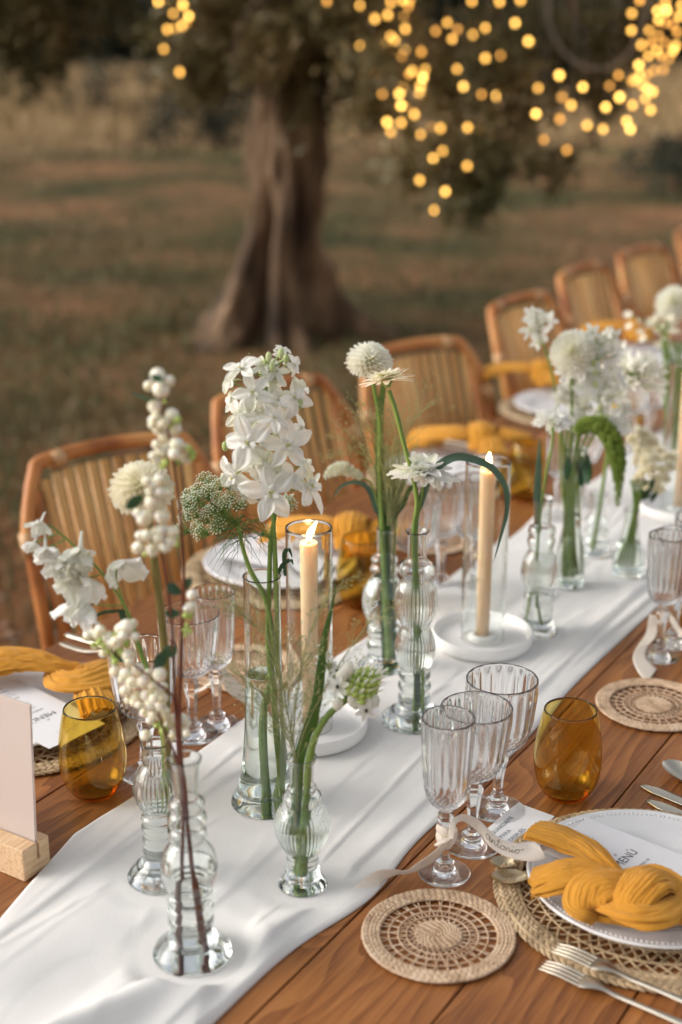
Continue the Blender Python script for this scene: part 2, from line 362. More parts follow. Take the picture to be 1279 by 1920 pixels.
tag(mb.build('orchard_grass', M['tuft'], smooth=False), kind='stuff')
mb = MB()
def far():
    global FD
    d = FD = 19 + 32 * R.random() ** .8 + R.gauss(0, 1.2); return at(R.uniform(-400, 1700), d, 0)
scatter_blades(mb, 26000, far, .2, .62, .025, .5)
tag(mb.build('dry_meadow_grass', M['drygrass'], smooth=False), kind='stuff')
mb = MB()                                       # fallen leaves and crumbs of earth
for _ in range(5000):
    p = at(R.uniform(-200, 1400), R.uniform(2.6, 14), .006); a = R.uniform(0, 6.3); s = R.uniform(.008, .03); u = V((cos(a), sin(a), R.uniform(-.2, .4))) * s; w = V((-sin(a), cos(a), R.uniform(-.2, .4))) * s * .5
    mb.add([p - u, p + w, p + u, p - w], [(0, 1, 2, 3)])
M['litter'] = simple('leaf_litter', [(.10, .05, .025), (.22, .12, .07), (.30, .2, .13)], .9, 3, rnd=0)
tag(mb.build('leaf_litter', M['litter'], smooth=False), kind='stuff')
def leaf_cloud(mb, clumps, per, L, Wd, hang=.3):
    for (c, rad, den) in clumps:
        n = int(per * den)
        subs = [c + V((R.gauss(0, .45), R.gauss(0, .45), R.gauss(0, .45))) * rad for _ in range(14)]
        for _ in range(n):
            q = R.choice(subs); p = q + V((R.gauss(0, 1), R.gauss(0, 1), R.gauss(0, 1.2))) * rad * .2
            d = V((R.gauss(0, 1), R.gauss(0, 1), R.gauss(-hang, .8))).normalized(); s = d.cross(V((R.gauss(0, 1), R.gauss(0, 1), R.gauss(0, 1)))).normalized()
            l = L * R.uniform(.7, 1.3); w = Wd * R.uniform(.7, 1.3)
            mb.add([p - d * l * .5, p + s * w * .5, p + d * l * .5, p - s * w * .5], [(0, 1, 2, 3)])
def limb(mb, pts, r0, r1, n=9):
    q = cat([tuple(p) for p in pts], 5); m = len(q)
    mb.tube([V(p) + V((R.gauss(0, 1), R.gauss(0, 1), 0)) * r0 * .1 for p in q], [r0 + (r1 - r0) * i / (m - 1) for i in range(m)], n)
# the big olive tree
tb = T(522, 632, 0)
t = thing('olive_tree', 'old olive tree with thick twisted trunk and low crown behind the table', 'tree', tb)
mb = MB(); rows = []
for i in range(46):
    z = -.05 + 1.85 * i / 45
    zz = max(z, 0); base = .19 + .06 * exp(-zz / .2) + .05 * exp(-zz / .6) - .02 * min(zz, 1) + .09 * max(zz - 1.25, 0)
    cx = .03 * sin(zz * 2.2) + .07 * zz - .08 * exp(-zz / .3) - .02; row = []
    for k in range(90):
        a = 2 * pi * k / 90; tw = a + zz * .55
        rid = .14 * sin(5 * tw + 1) + .10 * sin(8 * tw - zz * 1.3) + .045 * sin(13 * tw + zz * 2) + .03 * sin(23 * tw)
        root = (1 + .95 * exp(-zz / .16) * (.5 + .5 * sin(6 * a + 1)) ** 1.5)
        ns = noise.noise(V((cos(a) * 2, sin(a) * 2, zz * 2.5))) * .26 + noise.noise(V((cos(a) * 5, sin(a) * 5, zz * 6))) * .13
        r = base * (1 + rid * (1 + 1.5 * exp(-zz / .35)) + ns * 1.3) * (1 + (root - 1) * .55)
        row.append(tb + RT * (cos(a) * r + cx) + HD * sin(a) * r + UP * z)
    rows.append(row)
mb.grid(rows, True); mb.build('trunk', M['bark'], t)
top = tb + UP * 1.55 + RT * .06
for (dx, dy, dz, r) in [(-.55, .1, .9, .12), (.5, .3, .8, .13), (.1, -.4, 1.1, .1), (.95, -.2, .75, .08), (-.2, .6, 1.2, .11)]:
    mb = MB(); e = top + RT * dx + HD * dy + UP * dz
    limb(mb, [top - UP * .25, top.lerp(e, .4) + UP * .1, e, e + (e - top) * .8 + UP * .1], r, r * .35); mb.build('limb', M['bark'], t)
def pc(px, py, dist):                          # crown clump centre
    q = ray(px, py); return CAM + q * (dist / q.dot(HD))
def pr(px, dist): return px * dist / FPX
cl = []
for (x, y, r, den, d) in [(560, 30, 120, 1.1, 7.6), (450, 80, 90, .9, 7.7), (410, 20, 80, .7, 7.6), (640, 110, 90, .6, 7.6), (520, 110, 60, .5, 7.35), (690, 40, 90, .7, 7.2),
                          (760, 110, 120, .55, 7.0), (830, 210, 130, .42, 6.9), (700, 200, 50, .3, 7.1), (870, 320, 80, .35, 6.9), (895, 395, 45, .15, 6.9), (880, 90, 90, .7, 7.1), (800, 300, 45, .2, 6.9),
                          (960, 150, 100, .4, 7.2), (985, 250, 80, .25, 7.1), (1030, 60, 110, .8, 7.6), (300, 60, 70, .3, 7.4), (380, 150, 50, .35, 7.6), (1130, 50, 100, 1.1, 7.9), (1120, 170, 60, .35, 7.4), (930, 330, 40, .2, 6.9), (1040, 320, 40, .15, 7.2), (1240, 50, 60, .4, 7.8)]:
    cl.append((pc(x, y, d), pr(r, d), den))
for _ in range(46):                            # the crown above and around, outside the picture
    a = R.uniform(0, 2 * pi); rr = R.uniform(.5, 2.6); cl.append((top + V((cos(a) * rr, sin(a) * rr, R.uniform(.75, 2.1))), .5, .55))
mb = MB(); leaf_cloud(mb, cl, 1250, .075, .026, .5); mb.build('crown', M['oleaf'], t, smooth=False, kind='stuff')
for (a, b, c) in [((720, -60), (800, 120), (850, 330)), ((900, -60), (960, 110), (980, 240)), ((640, -40), (700, 60), (730, 190)), ((1050, -80), (1090, 60), (1120, 170)), ((560, -60), (470, 20), (430, 120))]:
    mb = MB(); limb(mb, [pc(a[0], a[1], 7.3), pc(b[0], b[1], 7.1), pc(c[0], c[1], 7)], .018, .005, 6); mb.build('twig', M['bark'], t)
# other trees
def tree(px, dist, trunkh, hh, rad, label, leafm='dleaf', n=1500, L=.25, clumps=14, low=0.3, name='orchard_tree', cat_='tree', grp='orchard trees'):
    b = at(px, dist); t = thing(name, label, cat_, b, grp)
    mb = MB(); limb(mb, [b - UP * .1, b + UP * trunkh * .6 + RT * R.uniform(-.1, .1), b + UP * (trunkh + .5), b + UP * hh * .7 + RT * .3], rad * .12, rad * .04); mb.build('trunk', M['bark'], t)
    cl = [(b + V((R.gauss(0, .45) * rad, R.gauss(0, .45) * rad, R.uniform(low, hh))), rad * .42, 1) for _ in range(clumps)]
    mb = MB(); leaf_cloud(mb, cl, n / clumps * 1., L, L * .42, .1); mb.build('crown', M[leafm], t, smooth=False)
b0 = thing('young_olive_tree', 'young olive tree with hanging branches at the top left corner', 'tree', at(-60, 9))
mb = MB(); limb(mb, [at(-60, 9), at(-50, 9, .8), at(-20, 9, 1.7), at(60, 8.8, 2.4)], .07, .03); mb.build('trunk', M['bark'], b0)
mb = MB(); leaf_cloud(mb, [(pc(x, y, 8.7), pr(r, 8.7), d) for x, y, r, d in [(40, 40, 85, .9), (130, 10, 90, .9), (10, 120, 45, .35), (60, 150, 35, .2), (110, 100, 40, .3), (-60, 60, 90, .8), (230, 0, 60, .5), (-40, -80, 150, 1.3), (100, -110, 150, 1.3)]], 1100, .07, .022, .5); mb.build('crown', M['oleaf'], b0, smooth=False, kind='stuff')
tree(400, 21, .1, 1.0, .95, 'low dark round bush at the field edge left of the trunk', n=2600, L=.10, clumps=22, low=.1, name='bush', cat_='bush', grp=None)
tree(1262, 15, .1, .62, .62, 'low dark green shrub at the right edge behind the chairs', n=1500, L=.08, clumps=14, low=.08, name='bush', cat_='bush', grp=None)
tree(215, 27, .1, .9, .75, 'small greyish bush in the dry field near the left', n=900, L=.10, clumps=12, low=.1, name='bush', cat_='bush', grp=None)
TL = ['dark tree in the tree line just left of the picture edge', 'dark tree beyond the field in the far top left corner', 'dark tree beyond the field right of the corner one', 'dark distant tree above the palest part of the dry field', 'dark distant tree behind the left fairy light cluster', 'dark distant tree left of the olive trunk', 'dark distant tree directly behind the olive trunk', 'dark distant tree just right of the olive trunk', 'dark distant tree behind the left half of the light curtain', 'dark distant tree behind the right half of the light curtain', 'dark distant tree under the sagging cable', 'dark distant tree left of the upper right light curtain', 'dark distant tree behind the upper right light curtain', 'dark distant tree at the right picture edge']
k = -1
for px in range(-130, 1500, 122):
    k += 1
    if k > 13: break

    d = R.uniform(52, 60); tree(px + R.uniform(-30, 30), d, 2, R.uniform(6, 8), R.uniform(3.0, 4.0), TL[k], n=3200, L=.55, clumps=34, low=.6, name='distant_tree', grp='distant trees beyond the field')
# garland of cable hanging in an arc, upper right
cb = pc(1030, 60, 7.2); t = thing('hanging_cable', 'pale thick cable sagging in an arc between branches at upper right', 'cable', cb)
mb = MB(); mb.tube([V(p) for p in cat([tuple(pc(x, y, d)) for x, y, d in [(1020, -60, 7.3), (1032, 50, 7.2), (1060, 100, 7.1), (1105, 128, 7.0), (1160, 118, 6.9), (1200, 60, 6.9), (1225, -40, 6.9)]], 6)], .006, 7); mb.build('cable', M['wire'], t)
# ------------------------------------------------------------------ fairy lights
LB = {
 'left': [(297, 3), (307, 0), (317, 4), (325, 25), (343, 9), (354, 30), (314, 55), (330, 52), (341, 48), (349, 42), (307, 92), (337, 135)],
 'mid': [(675, 10), (703, 35), (727, 28), (733, 5), (757, 32), (766, 12), (768, 0), (760, 54), (733, 68), (724, 77), (741, 75), (675, 86), (708, 132), (760, 91), (753, 106), (790, 97), (797, 130), (773, 133), (767, 139), (793, 145), (757, 160), (788, 162), (749, 176), (717, 176), (752, 198), (760, 197), (788, 175), (806, 197), (777, 214), (726, 229), (752, 230), (733, 247), (789, 252), (810, 237), (826, 240), (720, 272), (755, 0), (613, 2), (817, 58), (839, 42), (848, 73), (857, 129), (887, 65), (869, 162), (903, 177), (931, 180), (877, 239), (897, 243), (910, 52), (910, 109), (939, 104), (874, 275), (830, 283), (854, 297), (876, 311), (812, 298), (809, 328), (787, 338), (835, 359), (814, 394), (858, 55), (885, 2), (937, 3), (976, 0), (966, 43), (991, 77)],
 'right': [(1185, 25), (1184, 57), (1248, 5), (1235, 38), (1217, 57), (1203, 84), (1222, 80), (1247, 42), (1262, 45), (1274, 30), (1200, 0), (1267, 85), (1262, 95), (1235, 66), (1233, 20), (1213, 140), (1198, 122), (1200, 142), (1190, 150), (1227, 132), (1214, 166), (1206, 160), (1246, 80), (1160, 141), (1143, 161), (1185, 152), (1162, 182), (1186, 197), (1136, 201), (1220, 206), (1131, 242), (1175, 227), (1182, 242), (1049, 141), (1093, 163), (1054, 182), (1071, 197), (1005, 213), (1050, 223), (1020, 262), (1063, 281), (1009, 165), (1101, 235), (1240, 105), (1255, 110), (1270, 60), (1232, 95), (1216, 105), (1244, 130), (1210, 185), (1224, 172), (1250, 20), (1278, 10)]}
labs = {'left': 'short cluster of warm fairy lights hanging left of the olive trunk', 'mid': 'large curtain of glowing warm fairy lights hanging from the olive branches in the middle', 'right': 'dense curtain of warm fairy lights hanging at the upper right corner'}
bulb = MB(); bulb.ball((0, 0, 0), 1, 10, 6, 1.15); bme = bulb.build('bulb', M['bulb']); bm1 = bme.data; bpy.data.objects.remove(bme)
bulb = MB(); bulb.ball((0, 0, 0), 1, 10, 6, 1.15); bme = bulb.build('bulb', M['bulb2']); bm2 = bme.data; bpy.data.objects.remove(bme)
bulb = MB(); bulb.ball((0, 0, 0), 1, 10, 6, 1.15); bme = bulb.build('bulb', M['bulb3']); bm3 = bme.data; bpy.data.objects.remove(bme)
for key, pts in LB.items():
    d0 = {'left': 7.0, 'mid': 6.6, 'right': 6.2}[key]
    o0 = pc(pts[0][0], -120, d0); t = thing('fairy_light_curtain', labs[key], 'fairy lights', o0, 'fairy lights in the olive tree')
    extra = [(R.uniform(*{'left': (270, 380), 'mid': (660, 1000), 'right': (1150, 1330)}[key]), R.uniform(-420, -20)) for _ in range({'left': 9, 'mid': 60, 'right': 30}[key])]
    strands = {}
    for i, (x, y) in enumerate(pts + extra):
        d = d0 + R.uniform(-.4, .5); p = pc(x, y, d)
        b = bpy.data.objects.new('bulb', R.choice([bm2, bm1, bm1, bm1, bm3] if key != 'right' else [bm2, bm2, bm1, bm1, bm3])); link(b); b.parent = t; b.location = p - o0; s = R.uniform(.0085, .0108); b.scale = (s, s, s)
        strands.setdefault(int(x // 26), []).append(p)
    for kx, ps in strands.items():
        ps.sort(key=lambda p: -p.z); mb = MB(); a = ps[0] + UP * .8
        mb.tube([a] + [p + UP * .012 for p in ps], .0012, 4, False) if len(ps) > 0 else None
        mb.build('light_wire', M['wire'], t)
# ================================================================== table
X0, X1, Y0, Y1 = -1.2, 6.3, .215, 1.447
t = thing('dining_table', 'long brown stained pine plank table set for a meal', 'table', (1.5, .83, 0))
TB = t
for i in range(8):
    y0 = Y0 + .154 * i; xs = [X0, X1]
    mb = MB(); mb.rbox(((X0 + X1) / 2, y0 + .077, TZ - .0175), (X1 - X0, .1515, .035), .0016); mb.build('board', M['wood'], t, smooth=False)
for y in (Y0 + .05, Y1 - .05):
    mb = MB(); mb.rbox(((X0 + X1) / 2, y, TZ - .085), (X1 - X0 - .1, .03, .09), .002); mb.build('apron', M['wood'], t, smooth=False)
mb = MB(); mb.rbox(((X0 + X1) / 2, .83, TZ - .045), (X1 - X0 - .2, 1.1, .014), .002); mb.build('underboard', M['wood'], t, smooth=False)
for x in (-.9, 1.2, 3.4, 5.8):
    for y in (Y0 + .1, Y1 - .1):
        mb = MB(); mb.rbox((x, y, .35), (.08, .08, .7), .004); mb.build('leg', M['wood'], t, smooth=False)
# ================================================================== bamboo chairs
def make_chair():
    t = thing('bamboo_chair', 'x', 'chair', (0, 0, 0), 'bamboo folding chairs on the far side of the table')
    by = lambda z: .17 + (z - .45) * .30                     # the back leans away
    for s in (-1, 1):
        mb = MB(); mb.tube([V(p) for p in cat([(s * .205, by(.75), .76), (s * .203, by(.6), .6), (s * .201, by(.42), .42), (s * .225, -.13, .01)], 5)], .0125, 10); mb.build('post', M['rattan'], t)
        mb = MB(); mb.tube([(s * .195, -.22, .44), (s * .195, -.05, .25), (s * .20, .24, .01)], .0155, 9); mb.build('leg', M['rattan'], t)
        mb = MB(); mb.tube([(s * .172, by(.84) + .01, .84), (s * .170, by(.6), .62), (s * .168, by(.45), .46)], .0125, 8); mb.build('side_rail', M['rattan'], t)
        mb = MB(); mb.tube([(s * .204, by(.73), .735), (s * .206, by(.77), .775)], .0165, 9); mb.build('binding', M['binding'], t); mb = MB(); mb.tube([(s * .125, by(.884) + .028, .884), (s * .100, by(.886) + .034, .888)], .0178, 9)
        mb.build('binding', M['binding'], t)
    mb = MB(); mb.tube([V(p) for p in cat([(-.206, by(.75), .755), (-.196, by(.80) + .004, .80), (-.165, by(.87) + .02, .868), (-.138, by(.885) + .028, .888), (0, by(.89) + .045, .893), (.138, by(.885) + .028, .888), (.165, by(.87) + .02, .868), (.196, by(.80) + .004, .80), (.206, by(.75), .755)], 5)], .0135, 10); mb.build('top_rail', M['rattan'], t)
    mb = MB(); mb.tube([(-.19, by(.47), .47), (.19, by(.47), .47)], .013, 8); mb.build('lower_rail', M['rattan'], t)
    for i in range(12):
        x = -.150 + .0273 * i; x2 = x * .82; mb = MB(); yy = .040 * (1 - (x / .17) ** 2)
        mb.tube([V((x, by(.865) + yy, .868 - .25 * max(0, abs(x) - .11))), V((x * .93, by(.7) + yy * .8, .7)), V((x2, by(.48), .475))], [.0103, .0100, .0092], 8, flat=.45, ref=V((0, 1, 0))); mb.build('slat', M['slat'], t)
    for i in range(11):
        x = -.18 + .036 * i; mb = MB(); mb.tube([(x, -.2, .455), (x, .16, .455)], .0165, 6, flat=.4, ref=UP); mb.build('seat_slat', M['slat'], t)
    for y in (-.2, .16):
        mb = MB(); mb.tube([(-.2, y, .44), (.2, y, .44)], .014, 8); mb.build('seat_rail', M['rattan'], t)
    return t
ch0 = make_chair()
CH = [(1.885, 1.465, -25, 'bamboo slat chair nearest the camera, behind the snowberry stems'),
      (2.50, 1.45, -14, 'bamboo slat chair mostly hidden behind the tall white delphinium'),
      (3.01, 1.39, -20, 'bamboo slat chair behind the pair of zinnias at the middle of the table'),
      (3.815, 1.416, -6, 'bamboo slat chair with a mustard napkin before it, right of the middle candle'),
      (4.44, 1.47, -4, 'bamboo slat chair third from the right end of the row'),
      (4.92, 1.45, -8, 'bamboo slat chair second from the right end of the row'),
      (5.58, 1.468, 0, 'bamboo slat chair at the far right end of the row, cut by the picture edge')]
for i, (x, y, a, l) in enumerate(CH):
    if i == 0: ch0.location = (x, y, 0); ch0.rotation_euler[2] = radians(a); ch0['label'] = l
    else: copy_tree(ch0, (x, y, 0), l, rz=radians(a))
# ================================================================== table runner
RZ = TZ + .0022
VB = {}                                          # vase bases (flattened cloth)
def base(name, px, py, r=.05): p = T(px, py, RZ + .0012); VB[name] = (p, r); return p
B1 = base('v1', 301, 1643, .055); B2 = base('v2', 361, 1786, .062); B3 = base('v3', 499, 1503, .06); B4 = base('v4', 568, 1657, .045)
C1 = base('c1', 582, 1372, .095); B5 = base('v5', 719, 1246, .05); B6 = base('v6', 776, 1348, .055); C2 = base('c2', 904, 1206, .09)
B7 = base('v7', 1007, 1186, .045); B8 = base('v8', 1066, 1098, .04); B9 = base('v9', 1116, 1038, .04); B10 = base('v10', 1177, 1075, .045)
B11 = base('v11', 1262, 868, .05); C3 = base('c3', 1272, 962, .09)
def fold(y, x, y0, slope, w, h, ph=0.):
    c = y0 + slope * (x - 1.3) + .012 * sin(x * 3.1 + ph); d = (y - c) / w
    return h * exp(-d * d * (3.5 if d < 0 else .35)) if d > -3 else 0.
def rz(x, y):
    z = 0.
    z += fold(y, x, .735, -.01, .010, .0045, 1) + fold(y, x, .835, .035, .012, .0022, 2) + fold(y, x, .955, -.05, .014, .0022, 4)
    z += fold(y, x, .79, -.06, .013, .004, 0) * min(1, max(0, (x - 1.5) * 2)) + fold(y, x, .715, .0, .009, .007, 3) * min(1, max(0, (x - 1.75) * 2.5))
    ne = max(0, 1.12 - x) / .3; ne = min(ne, 1.3)           # bunched up at the near end
    z += ne * (fold(y, x, .80, .35, .03, .009, 5) + fold(y, x, .93, .5, .03, .008, 2) + .0045 * (sin(y * 42 + x * 21 + 2 * noise.noise(V((x * 4, y * 4, 0)))) + 1) * .6)
    z += ne * .028 * exp(-((y - .735 - .25 * (1.05 - x)) / .025) ** 2)
    z += fold(y, x, .775, .10, .004, .0024, 6) * min(1, max(0, (x - .95) * 4)) + fold(y, x, .90, -.16, .005, .0010, 3) + fold(y, x, 1.005, .06, .006, .0012, 1)
    z += .0007 * max(0, 1 - abs(noise.noise(V((x * 3.1 + y * 2, y * 16 - x * 3, 2)))) * 6) + .0005 * max(0, 1 - abs(noise.noise(V((x * 7.1 - y * 4, y * 15 + x * 4, 8)))) * 5)
    z += .0012 * (noise.noise(V((x * 6, y * 22, 1))) + .6) + .0009 * (noise.noise(V((x * 17, y * 30, 5))) + .5)
    k = 1.
    for p, r in VB.values():
        d = sqrt((x - p.x) ** 2 + (y - p.y) ** 2)
        if d < r + .02: k = min(k, max(0, (d - r + .006) / .026))
    return z * k * k * (3 - 2 * k)
mb = MB(); rows = []; nx, ny = 760, 180
for i in range(nx + 1):
    x = .45 + (5.9 - .45) * (i / nx) ** 1.25
    ya = .697 + .012 * sin(x * 2.3 + .6) + .006 * sin(x * 7.1) - .022 * exp(-((x - 1.17) / .09) ** 2) + .01 * exp(-((x - 1.75) / .2) ** 2)
    yb = 1.052 + .010 * sin(x * 2.1 + 1) + .005 * sin(x * 9) - max(0, 1.1 - x) * .33 + .012 * min(1, max(0, (x - 1.9) * 2)) * sin(x * 13)
    row = []
    for j in range(ny + 1):
        v = j / ny; y = ya + (yb - ya) * v; z = RZ + rz(x, y)
        e = min(v, 1 - v) * (yb - ya)
        if e < .006: z = TZ + .0008 + (z - TZ - .0008) * (e / .006) ** .5
        row.append((x, y, z))
    rows.append(row)
mb.grid(rows); nb = len(mb.v); n0 = ny + 1
o = mb.build('table_runner', M['runner'])
tag(o, 'long white gauze runner with soft folds down the middle of the table', 'table runner')
sm = o.modifiers.new('thick', 'SOLIDIFY'); sm.thickness = .0007; sm.offset = -1

# ================================================================== glass vessels
def prof_px(B, prof, bpx):
    """profile measured on the photo: (row of the ring's centre, half width in pixels) -> (height, radius) in metres"""
    out = []
    for (py, hw) in prof:
        P = Q(bpx[0] + (640 - bpx[0]) * (py - bpx[1]) / 7600., py, B); out.append((max(P.z - B.z, 0), hw * mpp(P)))
    out.sort(key=lambda q: q[0]); z0 = out[0][0]; return [(z - z0, r) for z, r in out]
def vessel(mb, c, prof, th=.0022, floor=.006, n=64, rib=None, k=4, lip=True, inz0=0.):
    P = [q for q in cat(prof, k)]; P = [(max(z, 0), max(r, .001)) for z, r in P]
    mb.lathe([(0.0002, .0005), (0, P[0][1] * .55), (0.0004, P[0][1] * .93)] + P[1 if P[0][0] == 0 else 0:], n, c, rib)
    b = len(mb.v) - n; top = P[-1]
    inner = [(z, r - th) for z, r in P if z > max(floor, inz0) + .002 and r - th > .002]
    seq = [(top[0] + th * .45, top[1] - th * .25), (top[0] + th * .45, top[1] - th * .75)] + inner[::-1]
    f0 = inner[0]; seq += [(max(floor, inz0) + .0008, f0[1] * .8), (max(floor, inz0), f0[1] * .4), (max(floor, inz0), .0004)]
    st = len(mb.v); mb.lathe(seq, n, c)
    for kq in range(n):
        mb.f.append((b + kq, b + (kq + 1) % n, st + (kq + 1) % n, st + kq)); mb.m.append(mb.mi)
    return inner
def waterfill(mb, c, inner, floor, h, n=48, over=.0003):
    pts = [(floor - over, .0004), (floor - over, inner[0][1] * .5)] + [(z, r + over) for z, r in inner if z < h]
    zl, rl = pts[-1]; pts += [(h, rl + .0002), (h - .0006, rl - .003), (h - .0008, .0004)]
    mb.lathe(pts, n, c)
def vase(name, label, B, prof, ribs=None, water=None, th=.0016, floor=.006, mat='glass', grp='clear pressed glass bud vases on the runner', n=128, inz0=0., k=4):
    t = thing(name, label, 'vase', B, grp)
    def rib(a, z, r):
        for (za, zb, cnt, amp) in (ribs or []):
            if za < z < zb:
                e = min((z - za), (zb - z)) / (zb - za); return 1 + amp * min(1, e * 5) * (abs(cos(cnt * a / 2)) - .5)
        return 1.
    mb = MB(); inner = vessel(mb, B, prof, th, floor, n, rib if ribs else None, k, inz0=inz0)
    mb.build('glass_body', M[mat], t, recalc=True)
    if water:
        mb = MB(); waterfill(mb, B, inner, max(floor, inz0), water); mb.build('water', M['water'], t, recalc=True)
    return t
def zs(B, bpx, py): return Q(bpx[0], py, B).z - B.z
p2 = lambda L, oy, s: [(oy + y / s, w / s) for y, w in L]
P1 = prof_px(B1, p2([(95, 78), (130, 70), (165, 81), (205, 66), (235, 90), (290, 118), (340, 126), (390, 118), (440, 92), (472, 78), (497, 91), (520, 83), (548, 92), (578, 82), (608, 91), (640, 82), (670, 89), (703, 84), (725, 96), (750, 128), (785, 163), (812, 180), (824, 178)], 1360, 2.907), (301, 1643))
vase('bud_vase', 'ribbed bud vase at the back left holding the cream dahlia and drooping bells', B1, P1, [(zs(B1, (301, 1643), 1360 + 455 / 2.907), zs(B1, (301, 1643), 1360 + 225 / 2.907), 32, .035)], water=.09, th=.0017, floor=.012, n=276)
P2 = prof_px(B2, p2([(180, 93), (205, 84), (235, 74), (300, 68), (385, 62), (400, 84), (420, 101), (445, 96), (461, 80), (478, 98), (510, 109), (535, 104), (552, 88), (568, 100), (587, 106), (608, 100), (628, 88), (660, 116), (700, 143), (750, 157), (800, 155), (850, 140), (892, 118), (912, 127), (930, 131), (948, 128), (962, 118), (978, 126), (995, 129), (1012, 126), (1026, 116), (1040, 123), (1056, 126), (1075, 122), (1100, 116), (1125, 120), (1150, 138), (1180, 175), (1210, 207), (1232, 216), (1240, 214)], 1360, 2.907), (361, 1786))
vase('bud_vase', 'frontmost bubble bud vase holding the red brown snowberry twigs', B2, P2, water=.105, th=.0016, floor=.014)
P3 = prof_px(B3, p2([(275, 125), (290, 121), (400, 120), (900, 119), (1100, 122), (1250, 130), (1400, 142), (1500, 155), (1590, 172), (1640, 190), (1680, 213), (1712, 224), (1728, 222)], 1000, 3.428), (499, 1503))
vase('cylinder_vase', 'tall clear cylinder vase with flared foot holding the big white delphinium', B3, P3, water=zs(B3, (499, 1503), 1262), th=.0018, floor=.016, mat='greenglass', grp=None, n=72)
P4 = prof_px(B4, p2([(885, 106), (905, 104), (930, 88), (990, 84), (1065, 84), (1078, 96), (1092, 105), (1108, 100), (1118, 96), (1132, 120), (1150, 136), (1175, 134), (1200, 118), (1212, 126), (1240, 160), (1290, 186), (1335, 194), (1385, 190), (1440, 172), (1500, 138), (1550, 108), (1575, 110), (1600, 116), (1622, 108), (1642, 114), (1662, 123), (1682, 118), (1700, 122), (1725, 150), (1752, 168), (1772, 172), (1784, 170)], 1180, 3.693), (568, 1657))
vase('bud_vase', 'small finely ribbed bud vase in front holding green grasses and star flowers', B4, P4, [(zs(B4, (568, 1657), 1180 + 1540 / 3.693), zs(B4, (568, 1657), 1180 + 1225 / 3.693), 46, .02)], water=.103, th=.0016, floor=.012, n=432)
P5 = prof_px(B5, p2([(205, 50), (230, 42), (300, 42), (338, 45), (360, 70), (376, 74), (392, 62), (412, 76), (430, 78), (450, 68), (468, 72), (490, 84), (540, 112), (600, 120), (660, 110), (705, 86), (722, 80), (742, 92), (762, 94), (782, 84), (802, 82), (825, 92), (850, 92), (875, 82), (905, 95), (930, 122), (950, 140), (960, 140)], 920, 2.907), (719, 1246))
vase('bud_vase', 'bubble bud vase right of the first candle holding dahlia, dark leaves and foxtail', B5, P5, water=.14, floor=.012)
P6 = prof_px(B6, p2([(220, 65), (240, 54), (300, 50), (372, 56), (395, 90), (420, 101), (445, 99), (468, 82), (490, 84), (530, 106), (590, 115), (650, 110), (700, 92), (735, 76), (760, 86), (810, 104), (860, 108), (920, 98), (968, 80), (985, 86), (1005, 88), (1028, 78), (1048, 88), (1066, 90), (1090, 80), (1112, 88), (1135, 88), (1158, 86), (1180, 112), (1205, 150), (1232, 178), (1248, 184), (1254, 182)], 920, 2.907), (776, 1348))
z6 = lambda y: zs(B6, (776, 1348), 920 + y / 2.907)
vase('bud_vase', 'double bulb ribbed bud vase with two zinnia stems beside the goblets', B6, P6, [(z6(725), z6(480), 40, .05), (z6(970), z6(745), 40, .055)], water=.11, floor=.012, n=240)
P7 = prof_px(B7, p2([(385, 70), (405, 60), (460, 56), (545, 55), (565, 80), (585, 88), (608, 84), (622, 80), (650, 90), (680, 84), (705, 76), (730, 84), (775, 106), (845, 119), (915, 108), (968, 86), (988, 92), (1012, 95), (1045, 86), (1070, 92), (1092, 95), (1125, 88), (1165, 92), (1200, 112), (1225, 124), (1240, 124)], 820, 3.374), (1007, 1186))
vase('bud_vase', 'ribbed round bud vase right of the second candle with one thin green stem', B7, P7, [(zs(B7, (1007, 1186), 820 + 960 / 3.374), zs(B7, (1007, 1186), 820 + 735 / 3.374), 44, .055)], water=.07, floor=.010, n=264)
P8 = prof_px(B8, [(838, 22), (850, 19), (900, 18), (960, 17), (990, 17), (1010, 21), (1035, 26), (1060, 28), (1085, 28), (1096, 27)], (1066, 1098))
vase('bottle_vase', 'slender greenish bottle vase with many stems behind the second candle', B8, P8, water=.13, th=.0022, mat='greenglass', grp=None, n=64)
P9 = prof_px(B9, [(925, 17), (940, 15), (965, 16), (975, 23), (985, 20), (995, 23), (1003, 20), (1012, 24), (1022, 21), (1030, 27), (1038, 29)], (1116, 1038))
vase('bud_vase', 'short ringed bud vase behind the bottle vase with one thick stem', B9, P9, water=.05)
P10 = prof_px(B10, [(955, 14), (975, 13), (990, 15), (1020, 21), (1050, 27), (1070, 30), (1075, 30)], (1177, 1075))
vase('conical_vase', 'small conical greenish vase filled with cream button flowers', B10, P10, water=.06, mat='greenglass', grp=None, n=64)
P11 = prof_px(B11, [(735, 25), (745, 23), (800, 23), (850, 25), (868, 28)], (1262, 868))
vase('cylinder_vase', 'clear cylinder vase of stems at the right edge under the white dahlia', B11, P11, water=.09, mat='glass', grp=None, n=64)

